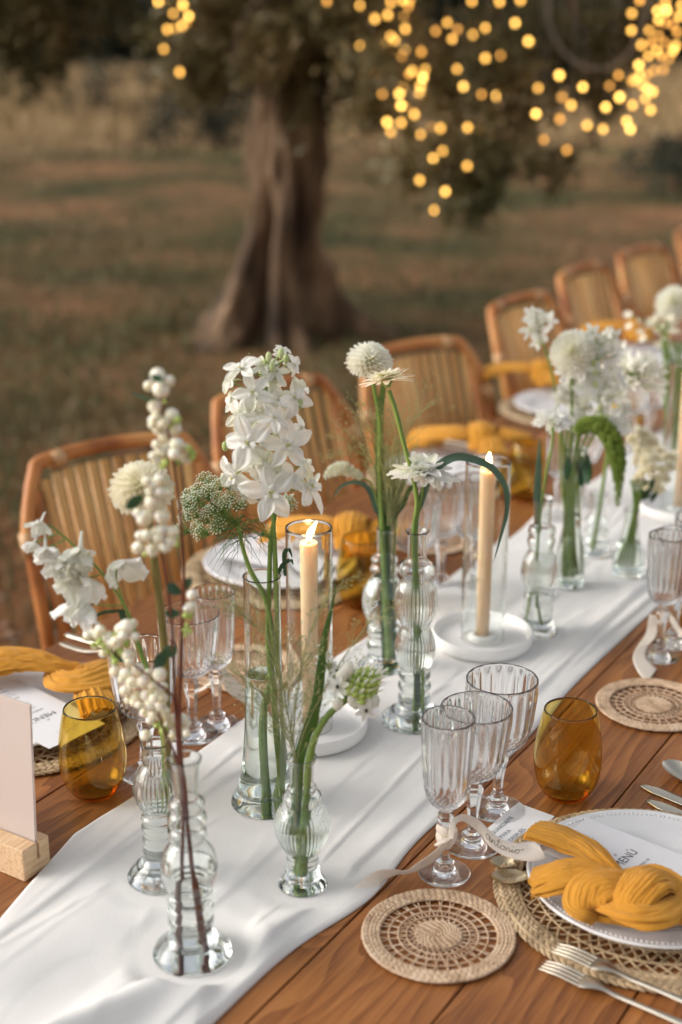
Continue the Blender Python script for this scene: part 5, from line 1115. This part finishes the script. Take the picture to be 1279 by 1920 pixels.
# menu card
def card(name, o, u, v, Wd, Ht, th, label, cat_, grp=None):
    t = thing(name, label, cat_, o, grp); n_ = u.cross(v).normalized(); mb = MB()
    P = [o, o + u * Wd, o + u * Wd + v * Ht, o + v * Ht]; mb.add(P + [p + n_ * th for p in P], [(3, 2, 1, 0), (4, 5, 6, 7), (0, 1, 5, 4), (1, 2, 6, 5), (2, 3, 7, 6), (3, 0, 4, 7)])
    mb.build('card_sheet', M['paper'], t, smooth=False); return t, n_
def menu(o, u, v, label, first):
    u = u.normalized(); v = (v - u * v.dot(u)).normalized(); Wd, Ht = .096, .205
    t, n_ = card('menu_card', o, u, v, Wd, Ht, .0006, label, 'menu card', 'white menu cards on the plates'); oo = o + n_ * .0006; mid = oo + u * Wd / 2
    A = [[(-1.2, .1), (-.8, .9), (-.2, 1.5), (.1, 1.1), (-.5, .5), (-.9, .1), (-.2, .5), (.3, 0), (.6, -.2)], [(.3, .1), (.5, .5), (.6, .1), (.9, .45), (.95, .1), (1.1, 1.1), (1.15, .1), (1.4, .4), (1.35, .1), (1.6, .3), (1.8, .1)], [(1.7, .9), (1.75, .1), (2.2, .3)], [(1.5, .7), (2.1, .8)]]
    stroke(A, mid - u * .004 + v * (Ht - .030), u, v, .00022, 'ink', t, .0085, 'monogram')
    stroke([[(-2.4, -1.0), (-1.6, -.2), (-1.9, .7), (-2.6, .2), (-1.2, .4)]], mid + v * (Ht - .034), u, v, .00022, 'ink', t, .0085, 'monogram')
    text_mesh('el', .006, 'ink', mid - u * .004 + v * (Ht - .068), u, v, t, italic=.3)
    text_mesh('MENÚ', .0155, 'ink', mid + v * (Ht - .084), u, v, t, align='CENTER')
    y = Ht - .094
    for grp_ in (['APERITIVO A!'], ['croquet amb', 'romesco foc'], ['ensalada verds', 'montón', 'targas'], ['ENTRANTES'], ['ous ferrat de coco', 'suc amb kubiu'], ['PRINCIPALES'], ['carn amb fesols', 'amb ne fermi']):
        for s in grp_:
            h = .0056 if s.isupper() else .0050; y -= h * 1.28; text_mesh(s, h, 'ink', mid + v * y, u, v, t, align='CENTER')
        y -= .0045
    return t
zt = TZ + .0245
mA, mB_, mC = T(1101, 1534, zt), T(1279, 1604, zt), T(1069, 1568, zt)
vv = (mA - mB_).normalized(); uu = (mA - mC).normalized()
vv = V((vv.x, vv.y, -.0)).normalized(); uu = V((uu.x, uu.y, 0)).normalized(); uu = (uu - vv * uu.dot(vv)).normalized()
menu(mA - uu * .096 - vv * .205, uu, vv, 'white menu card leaning under the near mustard napkin', True)
for x, sg, l in [(PX[0], 1, 'white menu card at the far left beneath the mustard napkin'), (PX[1], 1, 'white menu card behind the nearest candle'), (PX[2], 1, 'white menu card behind the middle bud vases')]:
    a = radians(180 + 8 * R.uniform(-1, 1)); u = V((cos(a), sin(a), 0)); v = V((-sin(a), cos(a), 0)); c = V((x, FY, TZ + .0275))
    if x == PX[0]: u = V((-.98, .18, 0)).normalized(); v = V((-.18, -.98, 0)).normalized(); c = V((x - .02, FY - .04, TZ + .0275))
    menu(c - u * .048 - v * .1, u, v, l, False)
# code cards (the printed code itself is left out)
def qcard(o, u, v, label):
    t, n_ = card('printed_card', o, u, v, .085, .055, .0008, label, 'card', 'small printed cards beside the settings'); oo = o + n_ * .0008
    for i, s in enumerate(['GUÁRDAME', 'PARA', 'DESPUÉS']): text_mesh(s, .0070, 'inkblue', oo + u * .006 + v * (.0415 - .0088 * i), u, v, t)
    for i, s in enumerate(['las fotos de esta noche', 'súbelas y compártelas']): text_mesh(s, .0026, 'inkblue', oo + u * .006 + v * (.014 - .0036 * i), u, v, t)
zq = TZ + .0006
qA, qB, qC, qD = T(973, 1507, zq), T(1032, 1537, zq), T(919, 1550, zq), T(968, 1578, zq)
u = (qA - qC); u = V((u.x, u.y, 0)).normalized(); v = (qA - qB); v = V((v.x, v.y, 0)); v = (v - u * v.dot(u)).normalized()
qcard(qA - u * .085 - v * .072, u, v, 'white printed card lying under the near goblet foot beside the charger') if False else None
t, n_ = card('printed_card', qA - u * .088 - v * (qA - qB).length, u, v, .088, (qA - qB).length, .0008, 'white printed card lying beside the near goblet foot and the charger', 'card', 'small printed cards beside the settings')
oo = qA - u * .088 - v * (qA - qB).length + n_ * .0008; Hq = (qA - qB).length
for i, s in enumerate(['GUÁRDAME', 'PARA', 'DESPUÉS']): text_mesh(s, .0088, 'inkblue', oo + u * .006 + v * (Hq - .014 - .0125 * i), u, v, t)
for i, s in enumerate(['escanea y guarda todas las fotos', 'de esta noche con nosotros']): text_mesh(s, .0030, 'inkblue', oo + u * .006 + v * (Hq - .048 - .0045 * i), u, v, t)
t, n_ = card('printed_card', T(262, 1452, zq), V((.62, -.78, 0)), V((.78, .62, 0)), .05, .08, .0008, 'white printed card on bare wood behind the left amber tumbler', 'card', 'small printed cards beside the settings')
# ================================================================== knotted napkins
def cloth_strip(mb, P, W_, H_, FAN, off, sub_w, ph, micro, n=34):
    """one fold of creased gauze: an arched strip with fine lengthwise crinkles, riding beside its neighbours"""
    m = len(P); rows = []; nz = noise.noise
    for i, p in enumerate(P):
        t = (P[min(i + 1, m - 1)] - P[max(i - 1, 0)]).normalized(); s = t.cross(UP).normalized(); u_ = s.cross(t); w, h, fan = W_[i], H_[i], FAN[i]; s_ = i / 12.
        o = off + .16 * nz(V((s_ * .55, ph, 2))) * (1 - abs(off) * .3); ws = w * sub_w * (1 + .25 * nz(V((s_ * .8, ph, 5)))); lift = h * (1 - min(1, abs(o)) ** 2.2) + .0022 * nz(V((s_ * .7, ph, 8))) + fan * .0035 * nz(V((s_ * .4, ph * 3, 1)))
        row = []
        for k in range(n + 1):
            x = k / n * 2 - 1; arch = ws * .46 * (1 - abs(x) ** 2.0) - ws * .20
            mc = sin((x * ws / micro) * pi + 2.2 * nz(V((x * 2, s_ * .9, ph))) + ph) * micro * .20 + micro * .30 * nz(V((x * ws / micro * .9, s_ * 3.4, ph)))
            row.append(p + s * (w * o + ws * x * (1 + .08 * nz(V((s_ * 1.7, ph, x * 2))))) + u_ * (lift + arch + mc + .0013 * nz(V((x * 1.7, s_ * 1.3, ph)))) + t * (.005 * (.3 + fan) * nz(V((x * 1.3 + o * 3, ph, 1)))))
        rows.append(row)
    mb.grid(rows)
def cloth_roll(mb, pts, pleats=9, amp=.0016, n=64, ph=0.):
    """a gathered band of cloth made of overlapping folds; pts: (x,y,z, half width, arch height, fan)"""
    q = cat(pts, 14); P = [V(p[:3]) for p in q]; W_ = [max(p[3], .002) for p in q]; H_ = [max(p[4], .001) for p in q]; F_ = [p[5] for p in q]
    wm = sum(W_) / len(W_); ns = max(3, min(6, int(wm / .0048))); big = n < 90
    base_ = cloth_strip(mb, [p - UP * .002 for p in P], W_, [h * .75 for h in H_], F_, 0, .92, ph, .0030 if not big else .006, 44)
    for j in range(ns):
        off = (j + .5) / ns * 2 - 1; cloth_strip(mb, P, W_, H_, F_, off * .80, 1.18 / ns * R.uniform(.85, 1.35), ph + j * 3.7, .0024 if not big else .005, 24)
def cloth_piece(mb, t):
    o = mb.build('folded_cloth', M['napkin'], t); s = o.modifiers.new('thick', 'SOLIDIFY'); s.thickness = .0009; s.offset = -1
def tp(x, y, z, w, h, fan=0.): p = T(x, y, TZ + z); return (p.x, p.y, p.z, w, h, fan)
t = thing('knotted_napkin', 'mustard gauze napkin tied in a knot on the near plate', 'napkin', T(1180, 1670, TZ + .03), 'mustard napkins tied in knots')
pieces = [
 ([tp(1160, 1652, .044, .012, .010), tp(1128, 1622, .046, .017, .010), tp(1092, 1594, .042, .022, .009, .3), tp(1052, 1574, .038, .026, .007, .6), tp(1004, 1558, .034, .027, .006, .9)], 8, .0018, 1.3),
 ([tp(1160, 1664, .046, .012, .009), tp(1124, 1646, .050, .018, .010), tp(1082, 1638, .050, .026, .010, .2), tp(1042, 1646, .044, .031, .008, .5), tp(1000, 1656, .035, .032, .006, .8)], 10, .0018, 2.1),
 ([tp(1112, 1722, .028, .013, .006), tp(1094, 1700, .040, .022, .010), tp(1112, 1674, .050, .027, .013), tp(1150, 1662, .054, .026, .013), tp(1196, 1668, .050, .020, .010)], 9, .0018, 3.4),
 ([tp(1092, 1704, .026, .008, .004), tp(1124, 1718, .028, .012, .006), tp(1165, 1726, .028, .014, .007), tp(1210, 1724, .03, .014, .007)], 5, .0014, 4.4),
 ([tp(1148, 1660, .040, .010, .006), tp(1182, 1646, .044, .013, .007), tp(1224, 1642, .048, .015, .008), tp(1258, 1656, .046, .015, .008), tp(1284, 1688, .040, .014, .008)], 6, .0015, 5.1),
 ([tp(1176, 1722, .046, .013, .008), tp(1190, 1690, .060, .022, .013), tp(1216, 1662, .066, .027, .015), tp(1246, 1660, .060, .024, .012), tp(1272, 1684, .046, .017, .009)], 10, .0018, 8.9),
 ([tp(1126, 1692, .036, .012, .007), tp(1160, 1712, .046, .019, .012), tp(1204, 1726, .050, .022, .014), tp(1246, 1712, .050, .020, .012), tp(1276, 1676, .046, .015, .009)], 7, .0017, 7.7),
 ([tp(1228, 1708, .034, .014, .009), tp(1262, 1714, .042, .023, .013), tp(1300, 1714, .040, .028, .012, .3), tp(1350, 1722, .034, .032, .009, .6), tp(1400, 1735, .03, .036, .006, .8)], 9, .0018, 9.5)]
for pts, pl, am_, ph in pieces:
    mb = MB(); cloth_roll(mb, pts, pl, am_, 110, ph); cloth_piece(mb, t)
def napkin2(c, d, label, w=1.):
    """simple knot: two fanned tails and a wrapped middle; c centre, d direction of the long tail"""
    d = V(d).normalized(); s = V((-d.y, d.x, 0)); t = thing('knotted_napkin', label, 'napkin', c, 'mustard napkins tied in knots')
    f = lambda a, b, z, wd, h, fan=0.: (*(c + d * a + s * b + UP * z), wd * w, h, fan)
    for pts, pl, ph in [([f(-.02, 0, .022, .020, .014), f(.04, .010, .034, .042, .020, .4), f(.09, .006, .030, .056, .018, .9), f(.15, -.01, .014, .066, .010, 1)], 9, 1.7),
                        ([f(.01, 0, .022, .018, .012), f(-.045, -.012, .034, .040, .018, .4), f(-.095, -.03, .022, .050, .012, 1)], 8, 2.9),
                        ([f(.0, 0, .024, .016, .012), f(-.02, .035, .030, .030, .016, .4), f(-.035, .08, .014, .040, .008, 1)], 7, 5.3),
                        ([f(.0, -.05, .014, .022, .010), f(.004, -.022, .046, .034, .014), f(.004, .016, .050, .034, .014), f(-.002, .05, .016, .022, .010)], 8, 3.1)]:
        mb = MB(); cloth_roll(mb, pts, pl, .0022, 48, ph); cloth_piece(mb, t)
n0 = T(150, 1268, TZ + .045)
t = thing('knotted_napkin', 'mustard napkin with a wide bow on the far left plate', 'napkin', n0, 'mustard napkins tied in knots')
for pts, pl, ph in [([tp(165, 1262, .042, .014, .010), tp(118, 1256, .046, .020, .012, .2), tp(60, 1246, .050, .034, .016, .6), tp(0, 1250, .046, .050, .018, .9), tp(-90, 1268, .036, .055, .012, 1)], 9, 1.1),
                    ([tp(100, 1262, .038, .014, .010), tp(126, 1280, .042, .032, .012, .3), tp(166, 1276, .044, .046, .013, .6), tp(214, 1262, .042, .052, .010, .9)], 11, 2.3),
                    ([tp(160, 1285, .038, .020, .008), tp(182, 1310, .036, .034, .010, .4), tp(198, 1340, .028, .042, .008, .8)], 8, 4.2),
                    ([tp(175, 1278, .038, .016, .008), tp(212, 1292, .036, .028, .010, .5), tp(248, 1306, .028, .034, .008, 1)], 6, 6.6)]:
    mb = MB(); cloth_roll(mb, pts, pl, .0024, 56, ph); cloth_piece(mb, t)
napkin2(T(665, 1030, TZ + .028), (-.25, .97, 0), 'mustard napkin between the nearest candle and the dark leaf vase', .95)
napkin2(T(905, 848, TZ + .028), (-.3, .95, 0), 'mustard napkin behind the middle candle and scabiosa', 1.)
napkin2(T(1020, 722, TZ + .028), (-.2, 1, 0), 'mustard napkin before the fourth chair, left of the blurred bouquet', .9)
napkin2(T(1190, 640, TZ + .028), (-.2, 1, 0), 'mustard napkin in the far distance behind the agapanthus', .9)
# ================================================================== ribbons
def ribbon(name, pairs, label, parent=None, k=8, grp=None, th=.0004):
    a = cat([tuple(T(p[0], p[1], TZ + p[2])) for p in pairs], k); b = cat([tuple(T(p[3], p[4], TZ + p[5])) for p in pairs], k); rows = []
    for p, q in zip(a, b): p, q = V(p), V(q); rows.append([p.lerp(q, i / 6) for i in range(7)])
    mb = MB(); mb.grid(rows); o = mb.build(name, M['ribbon'], parent); s = o.modifiers.new('t', 'SOLIDIFY'); s.thickness = th; s.offset = 0; return rows, o
e5 = lambda x, y: (640 + x / 3.045, 1240 + y / 3.045)
e6 = lambda x, y: (640 + x / 3.553, 1620 + y / 3.553)
zr = lambda p, z, q, w: (*p, z, *q, w)
rt = thing('name_ribbon', 'cream cotton ribbon with the handwritten name antonio, tied on the near flute', 'ribbon', G1, 'cotton ribbons tied to the flutes')
rowsR, _ = ribbon('ribbon_tail', [zr(e5(612, 1000), .062, e5(640, 1020), .060), zr(e5(620, 930), .074, e5(652, 950), .071), zr(e5(640, 895), .079, e5(660, 925), .074), zr(e5(690, 873), .079, e5(695, 915), .070), zr(e5(750, 885), .074, e5(745, 945), .062), zr(e5(800, 915), .068, e5(790, 985), .055), zr(e5(850, 968), .060, e5(840, 1050), .049),
                                     zr(e5(920, 1018), .053, e5(905, 1098), .043), zr(e5(1000, 1038), .050, e5(985, 1128), .040), zr(e5(1070, 1030), .050, e5(1075, 1142), .040), zr(e5(1110, 1035), .052, e5(1140, 1140), .040), zr(e5(1135, 1060), .051, e5(1174, 1132), .040)], 'r', rt)
rowsL, _ = ribbon('ribbon_tail', [zr(e5(572, 1000), .058, e5(612, 1030), .056), zr(e5(550, 1065), .045, e5(600, 1065), .044), zr(e6(500, 0), .022, e6(600, 2), .016), zr(e6(430, 43), .016, e6(450, 66), .008), zr(e6(350, 37), .018, e6(372, 74), .008), zr(e6(250, 40), .022, e6(292, 110), .006), zr(e6(150, 95), .012, e6(262, 150), .002), zr(e6(78, 166), .0035, e6(235, 191), .002)], 'r', rt)
mb = MB(); kc = Q(*e5(603, 985), G1)
rr_ = .0098
for z0_, tilt, hh in ((-.004, .25, .0075), (.0045, -.35, .006)):
    rows = []
    for i in range(29):
        a = 2 * pi * i / 28; d = RT * cos(a) + HD * sin(a); w_ = 1 + .12 * sin(3 * a)
        rows.append([kc + d * (rr_ + .0022 * (1 - v * v)) * w_ + UP * (z0_ + v * hh + tilt * rr_ * sin(a + .6) ) for v in (-1, -.6, -.2, .2, .6, 1)])
    mb.grid(rows)
q = [kc + RT * a + HD * b + UP * c for a, b, c in cat([(-.012, -.006, -.010), (-.005, -.0135, -.003), (.003, -.0145, .003), (.010, -.010, .011)], 6)]; mb.tube(q, [.0035, .004, .0048, .0054, .0058, .006, .006, .006, .006, .0058, .0056, .0054, .0052, .005, .0048, .0046, .0042, .004, .0035][:len(q)], 12, True, .5)
mb.build('knot', M['ribbon'], rt)
for base_, n_ in ((rowsL[-1], 9),):
    mb = MB()
    for i in range(n_): p = base_[0].lerp(base_[-1], i / (n_ * 1.4)) + UP * .0006; mb.tube([p, p + V((-.004, -.003, 0)) * R.uniform(.5, 1.4) + V((R.gauss(0, .001), R.gauss(0, .001), -.0005))], .00022, 4)
    mb.build('frayed_threads', M['ribbon'], rt, kind='stuff')
# handwriting along the ribbon
ini = next(i for i, r in enumerate(rowsR) if (r[3] - T(*e5(812, 985), TZ + .06)).length < .006)
cl_pts = [r[3] for r in rowsR]; acc = [0.]
for i in range(1, len(cl_pts)): acc.append(acc[-1] + (cl_pts[i] - cl_pts[i - 1]).length)
def rmap(x, y, nrm=False):
    s = acc[ini] + x; i = max(k for k in range(len(acc) - 1) if acc[k] <= s); f = (s - acc[i]) / max(1e-6, acc[i + 1] - acc[i])
    up_ = (rowsR[i][0] - rowsR[i][-1]).lerp(rowsR[i + 1][0] - rowsR[i + 1][-1], min(f, 1)); wl = up_.length; up_ = up_ / wl; c = rowsR[i][3].lerp(rowsR[i + 1][3], min(f, 1)); tg = (rowsR[i + 1][3] - rowsR[i][3]).normalized(); n_ = tg.cross(up_).normalized()
    if n_.z < 0: n_ = -n_
    return n_ if nrm else c + up_ * (y - .0035) + n_ * .0007
AN = [[(.8, .55), (.45, .72), (.1, .4), (.3, .05), (.7, .25), (.88, .68), (.85, .15), (1.1, .1), (1.2, .58), (1.25, .1), (1.4, .5), (1.65, .55), (1.68, .15), (1.95, .15), (2.15, .7), (2.22, 1.35), (2.15, .45), (2.3, .05), (2.55, .25), (2.65, .52), (2.98, .6), (3.15, .35), (2.95, .05), (2.66, .12), (2.62, .45), (2.95, .58), (3.3, .5), (3.4, .1), (3.52, .5), (3.8, .55), (3.87, .12), (4.08, .15), (4.22, .52), (4.27, .1), (4.5, .22), (4.66, .5), (5, .6), (5.2, .35), (5, .05), (4.7, .1), (4.66, .45), (5, .62), (5.35, .62)], [(1.9, .85), (2.6, .95)], [(4.24, .88), (4.3, .94), (4.34, .88)], [(5.45, .55), (5.8, .75)]]
stroke(AN, None, None, None, .00042, 'inkgold', rt, .0083, 'handwriting', mapf=rmap)
G4 = T(1236, 1232, TZ)
r2 = thing('name_ribbon', 'blurred cream ribbon hanging from the flute at the right edge', 'ribbon', G4, 'cotton ribbons tied to the flutes')
e8 = lambda x, y: (1100 + x / 5.648, 960 + y / 5.648)
ribbon('ribbon_tail', [zr(e8(660, 1080), .055, e8(790, 1110), .055), zr(e8(650, 1180), .045, e8(790, 1180), .045), zr(e8(620, 1300), .03, e8(720, 1340), .03), zr(e8(520, 1450), .018, e8(640, 1440), .018), zr(e8(490, 1560), .010, e8(630, 1540), .010), zr(e8(540, 1690), .006, e8(700, 1620), .006), zr(e8(640, 1810), .003, e8(745, 1660), .003)], 'r', r2)
ribbon('ribbon_tail', [zr(e8(780, 1090), .058, e8(790, 1160), .054), zr(e8(850, 1040), .062, e8(860, 1110), .056), zr(e8(920, 1110), .056, e8(880, 1160), .05), zr(e8(990, 1220), .05, e8(940, 1250), .045), zr(e8(1100, 1300), .048, e8(1000, 1330), .04)], 'r', r2)
G5 = T(400, 1352, TZ)
r3 = thing('name_ribbon', 'cream ribbon across the coaster on the far side behind the thin grass', 'ribbon', G5, 'cotton ribbons tied to the flutes')
e9 = lambda x, y: (220 + x / 4.919, 1080 + y / 4.919)
ribbon('ribbon_tail', [zr(e9(905, 830), .055, e9(900, 930), .05), zr(e9(970, 800), .058, e9(960, 950), .05), zr(e9(1020, 880), .04, e9(1010, 1060), .03), zr(e9(1120, 980), .02, e9(1100, 1130), .012), zr(e9(1230, 1080), .006, e9(1220, 1190), .004)], 'r', r3)
ribbon('ribbon_tail', [zr(e9(900, 900), .048, e9(890, 960), .04), zr(e9(840, 990), .03, e9(830, 1030), .025), zr(e9(760, 1040), .01, e9(740, 1075), .006)], 'r', r3)
# ================================================================== cutlery
def sweep(mb, P, wid, thk, n=14, ref=UP):
    m = len(P)
    rows = []
    for i, p in enumerate(P):
        t = (P[min(i + 1, m - 1)] - P[max(i - 1, 0)]).normalized(); s = t.cross(ref).normalized(); u_ = s.cross(t)
        rows.append([p + s * cos(2 * pi * k / n) * wid[i] + u_ * sin(2 * pi * k / n) * thk[i] for k in range(n)])
    b = len(mb.v); mb.grid(rows, True); mb.f += [tuple(b + k for k in range(n))[::-1], tuple(b + (m - 1) * n + k for k in range(n))]; mb.m += [mb.mi] * 2
def fork(tip, tail, label, L=.205):
    d = (tail - tip); d.z = 0; d = d.normalized(); s = d.cross(UP); t = thing('dinner_fork', label, 'fork', tip, 'champagne coloured forks left of the plate')
    zf = lambda x: .0035 + .007 * exp(-((x - .062) / .018) ** 2) * .6 + .0025 * exp(-(x / .012) ** 2) * 0 + .004 * (1 - exp(-max(0, x - .05) / .05)) + .0038 * sin(min(1, x / .05) * pi)
    for k in range(4):
        y = (k - 1.5) * .0058; mb = MB(); P = [tip + d * x + s * (y * (1 - .08 * (x < .01))) + UP * (zf(x) - .0) for x in [.001 + .05 * i / 12 for i in range(13)]]
        sweep(mb, P, [.0007 + .0011 * min(1, i / 4) for i in range(13)], [.0007 + .0004 * min(1, i / 4) for i in range(13)], 8); mb.build('tine', M['silvery'], t)
    xs = [.047 + (L - .047) * i / 30 for i in range(31)]
    wd = [max(.0032, .0112 * exp(-((x - .052) / .02) ** 2)) + (.0022 * max(0, (x - .12) / .08)) for x in xs]
    mb = MB(); sweep(mb, [tip + d * x + UP * zf(x) for x in xs], wd, [.0012 + .0008 * min(1, max(0, (x - .07) / .03)) for x in xs], 16); mb.build('handle', M['silvery'], t); return t
fork(T(1013, 1806, TZ + .005) + V((0, 0, -.005)), T(1279, 1922, TZ + .005), 'lower of the two forks at the bottom right, nearest the camera')
fork(T(1037, 1780, TZ + .008) + V((0, 0, -.001)), T(1279, 1885, TZ + .008), 'upper of the two forks, its tines touching the charger rim')
def spoon(tip, neck, end, w, label, up=.0, mat='gold', hz=.006, grp='small metal spoons'):
    t = thing('spoon', label, 'spoon', tip, grp); d = (neck - tip); L = d.length; d = d.normalized(); s = d.cross(UP).normalized(); mb = MB(); nu, nv = 16, 14; th = .0009
    rows = []
    for side in (0, 1):
        for i in range(nu + 1):
            u = i / nu; wv = w * (sin(pi * min(1, u ** .85 * .96 + .02)) ** .62) * (1 - .15 * u) + .0022 * u
            row = []
            for j in range(nv + 1):
                v = (j / nv * 2 - 1); dep = (1 - v * v) * sin(pi * min(1, u * .95 + .03)) * w * .55; row.append(tip + d * (L * u) + s * (wv * v) + UP * (.0012 + w * .55 + up - dep - (th if side else 0) * (1 - abs(v) ** 6)))
            rows.append(row if side == 0 else row[::-1])
        mb.grid(rows); rows = []
    mb.build('bowl', M[mat], t)
    P = [V(p) for p in cat([tuple(neck - d * .004 + UP * (w * .55 + .001 + up)), tuple(neck.lerp(end, .25) + UP * (w * .55 + .004 + up)), tuple(neck.lerp(end, .6) + UP * (hz + up)), tuple(end + UP * (hz * .8 + up))], 8)]; m = len(P)
    mb = MB(); sweep(mb, P, [.0024 + .0052 * max(0, (i / m - .3)) ** 1.1 if i < m - 2 else .0035 for i in range(m)], [.0011] * m, 12); mb.build('handle', M[mat], t)
z0 = TZ + .0052
spoon(T(918, 1624, z0), T(968, 1629, z0), T(1018, 1548, z0 + .01), .0115, 'smaller gold teaspoon bowl lying on the left of the near charger', grp=None)
spoon(T(921, 1656, z0), T(990, 1655, z0), T(1052, 1588, z0 + .01), .0145, 'larger gold spoon bowl lying on the left of the near charger', grp=None)
spoon(T(1246, 1441, TZ), T(1335, 1494, TZ), T(1490, 1560, TZ), .0205, 'pale spoon entering from the right edge above the knives', mat='silvery', hz=.004, grp=None)
def knife(tip, d, label):
    t = thing('table_knife', label, 'knife', tip, 'pale table knives right of the near plate'); d = V(d).normalized(); s = d.cross(UP); rows = []
    mb = MB(); xs = [.0005 + .10 * (i / 20) for i in range(21)]
    sweep(mb, [tip + d * x + s * .002 * (1 - min(1, x / .03)) + UP * .0022 for x in xs], [.0092 * min(1, (x / .022) + .10) ** .55 for x in xs], [.0009] * 21, 12); mb.build('blade', M['silvery'], t)
    mb = MB(); xs = [.10 + .12 * i / 12 for i in range(13)]; sweep(mb, [tip + d * x + UP * .0042 for x in xs], [.0045 + .002 * (i / 12) for i in range(13)], [.003] * 13, 12); mb.build('handle', M['silvery'], t)
d1 = T(1279, 1503, TZ) - T(1204, 1472, TZ)
knife(T(1204, 1474, TZ), d1, 'upper of the two knives at the right edge above the plate'); knife(T(1215, 1502, TZ), T(1279, 1531, TZ) - T(1215, 1502, TZ), 'lower of the two knives at the right edge, closer to the plate')
# far-side cutlery, blurred
for x, dx, l in [(PX[0] + .205, 0, 'blurred spoon right of the far left plate'), (PX[1] + .205, .0, 'blurred spoon on the far side behind the first candle'), (PX[2] + .205, 0, 'blurred spoon on the far side behind the scabiosa')]:
    spoon(V((x, FY - .07, TZ)), V((x, FY - .01, TZ)), V((x + .01, FY + .12, TZ)), .019, l, mat='silvery', hz=.003, grp='spoons on the far side')
for x, l in [(PX[0] + .235, 'first blurred knife right of the far left plate'), (PX[1] + .235, 'blurred knife on the far side behind the first candle'), (PX[2] + .235, 'blurred knife on the far side behind the scabiosa')]: knife(V((x, FY - .09, TZ)), (0.03, 1, 0), l)
# ================================================================== acrylic sign in its wooden foot
k1, k2 = T(47, 1655, TZ), T(95, 1626, TZ); dl = (T(0, 1632, TZ) - k1); dl.z = 0; dl = V((dl.x * .15, dl.y, 0)).normalized(); dw = (k2 - k1); dw = (dw - dl * dw.dot(dl)); wd = max(dw.length, .042); dw = dw.normalized(); hb = hgt(k1, 47, 1598)
t = thing('frosted_sign', 'frosted blank acrylic sign panel at the left edge, slotted in a wood block', 'sign', k1 + UP * .0)
bt = thing('wood_block', 'pale pine block holding the frosted sign at the left edge', 'wooden stand', k1)
cb_ = k1 + dw * wd / 2 + dl * .11; rot = Matrix((dw, dl, UP)).transposed(); sl = .0042; hw = (wd - sl) / 2
mb = MB()
prof = [(-wd / 2, 0), (wd / 2, 0), (wd / 2, hb), (sl / 2 + .004, hb), (sl / 2 + .004, hb * .45), (-sl / 2 + .004, hb * .45), (-sl / 2 + .004, hb), (-wd / 2, hb)]
A = [k1 + dw * (wd / 2 + x) + UP * (y + .0003) for x, y in prof]; Bq = [p + dl * .22 for p in A]; n = len(A)
mb.add(A + Bq, [(0, 5, 6, 7), (0, 1, 4, 5), (1, 2, 3, 4), (n + 7, n + 6, n + 5, n), (n + 5, n + 4, n + 1, n), (n + 4, n + 3, n + 2, n + 1)] + [(i, i + n, (i + 1) % n + n, (i + 1) % n) for i in range(n)])
o = mb.build('block', M['lightwood'], bt, smooth=False); bv = o.modifiers.new('b', 'BEVEL'); bv.width = .0015; bv.segments = 2
sh = hgt(k1 + dw * (wd / 2), 64, 1333); s0 = k1 + dw * (wd / 2 + .004) + dl * .004 + UP * (hb * .45 + .0008); mb = MB()
P = [s0, s0 + dl * .205, s0 + dl * .205 + UP * (sh - hb * .45) + dw * .009, s0 + UP * (sh - hb * .45) + dw * .009]; off = dw * .0017
mb.add([p - off for p in P] + [p + off for p in P], [(0, 1, 2, 3), (7, 6, 5, 4), (0, 4, 5, 1), (1, 5, 6, 2), (2, 6, 7, 3), (3, 7, 4, 0)])
o = mb.build('acrylic_panel', M['frost'], t, smooth=False, recalc=True); bv = o.modifiers.new('b', 'BEVEL'); bv.width = .0006; bv.segments = 2
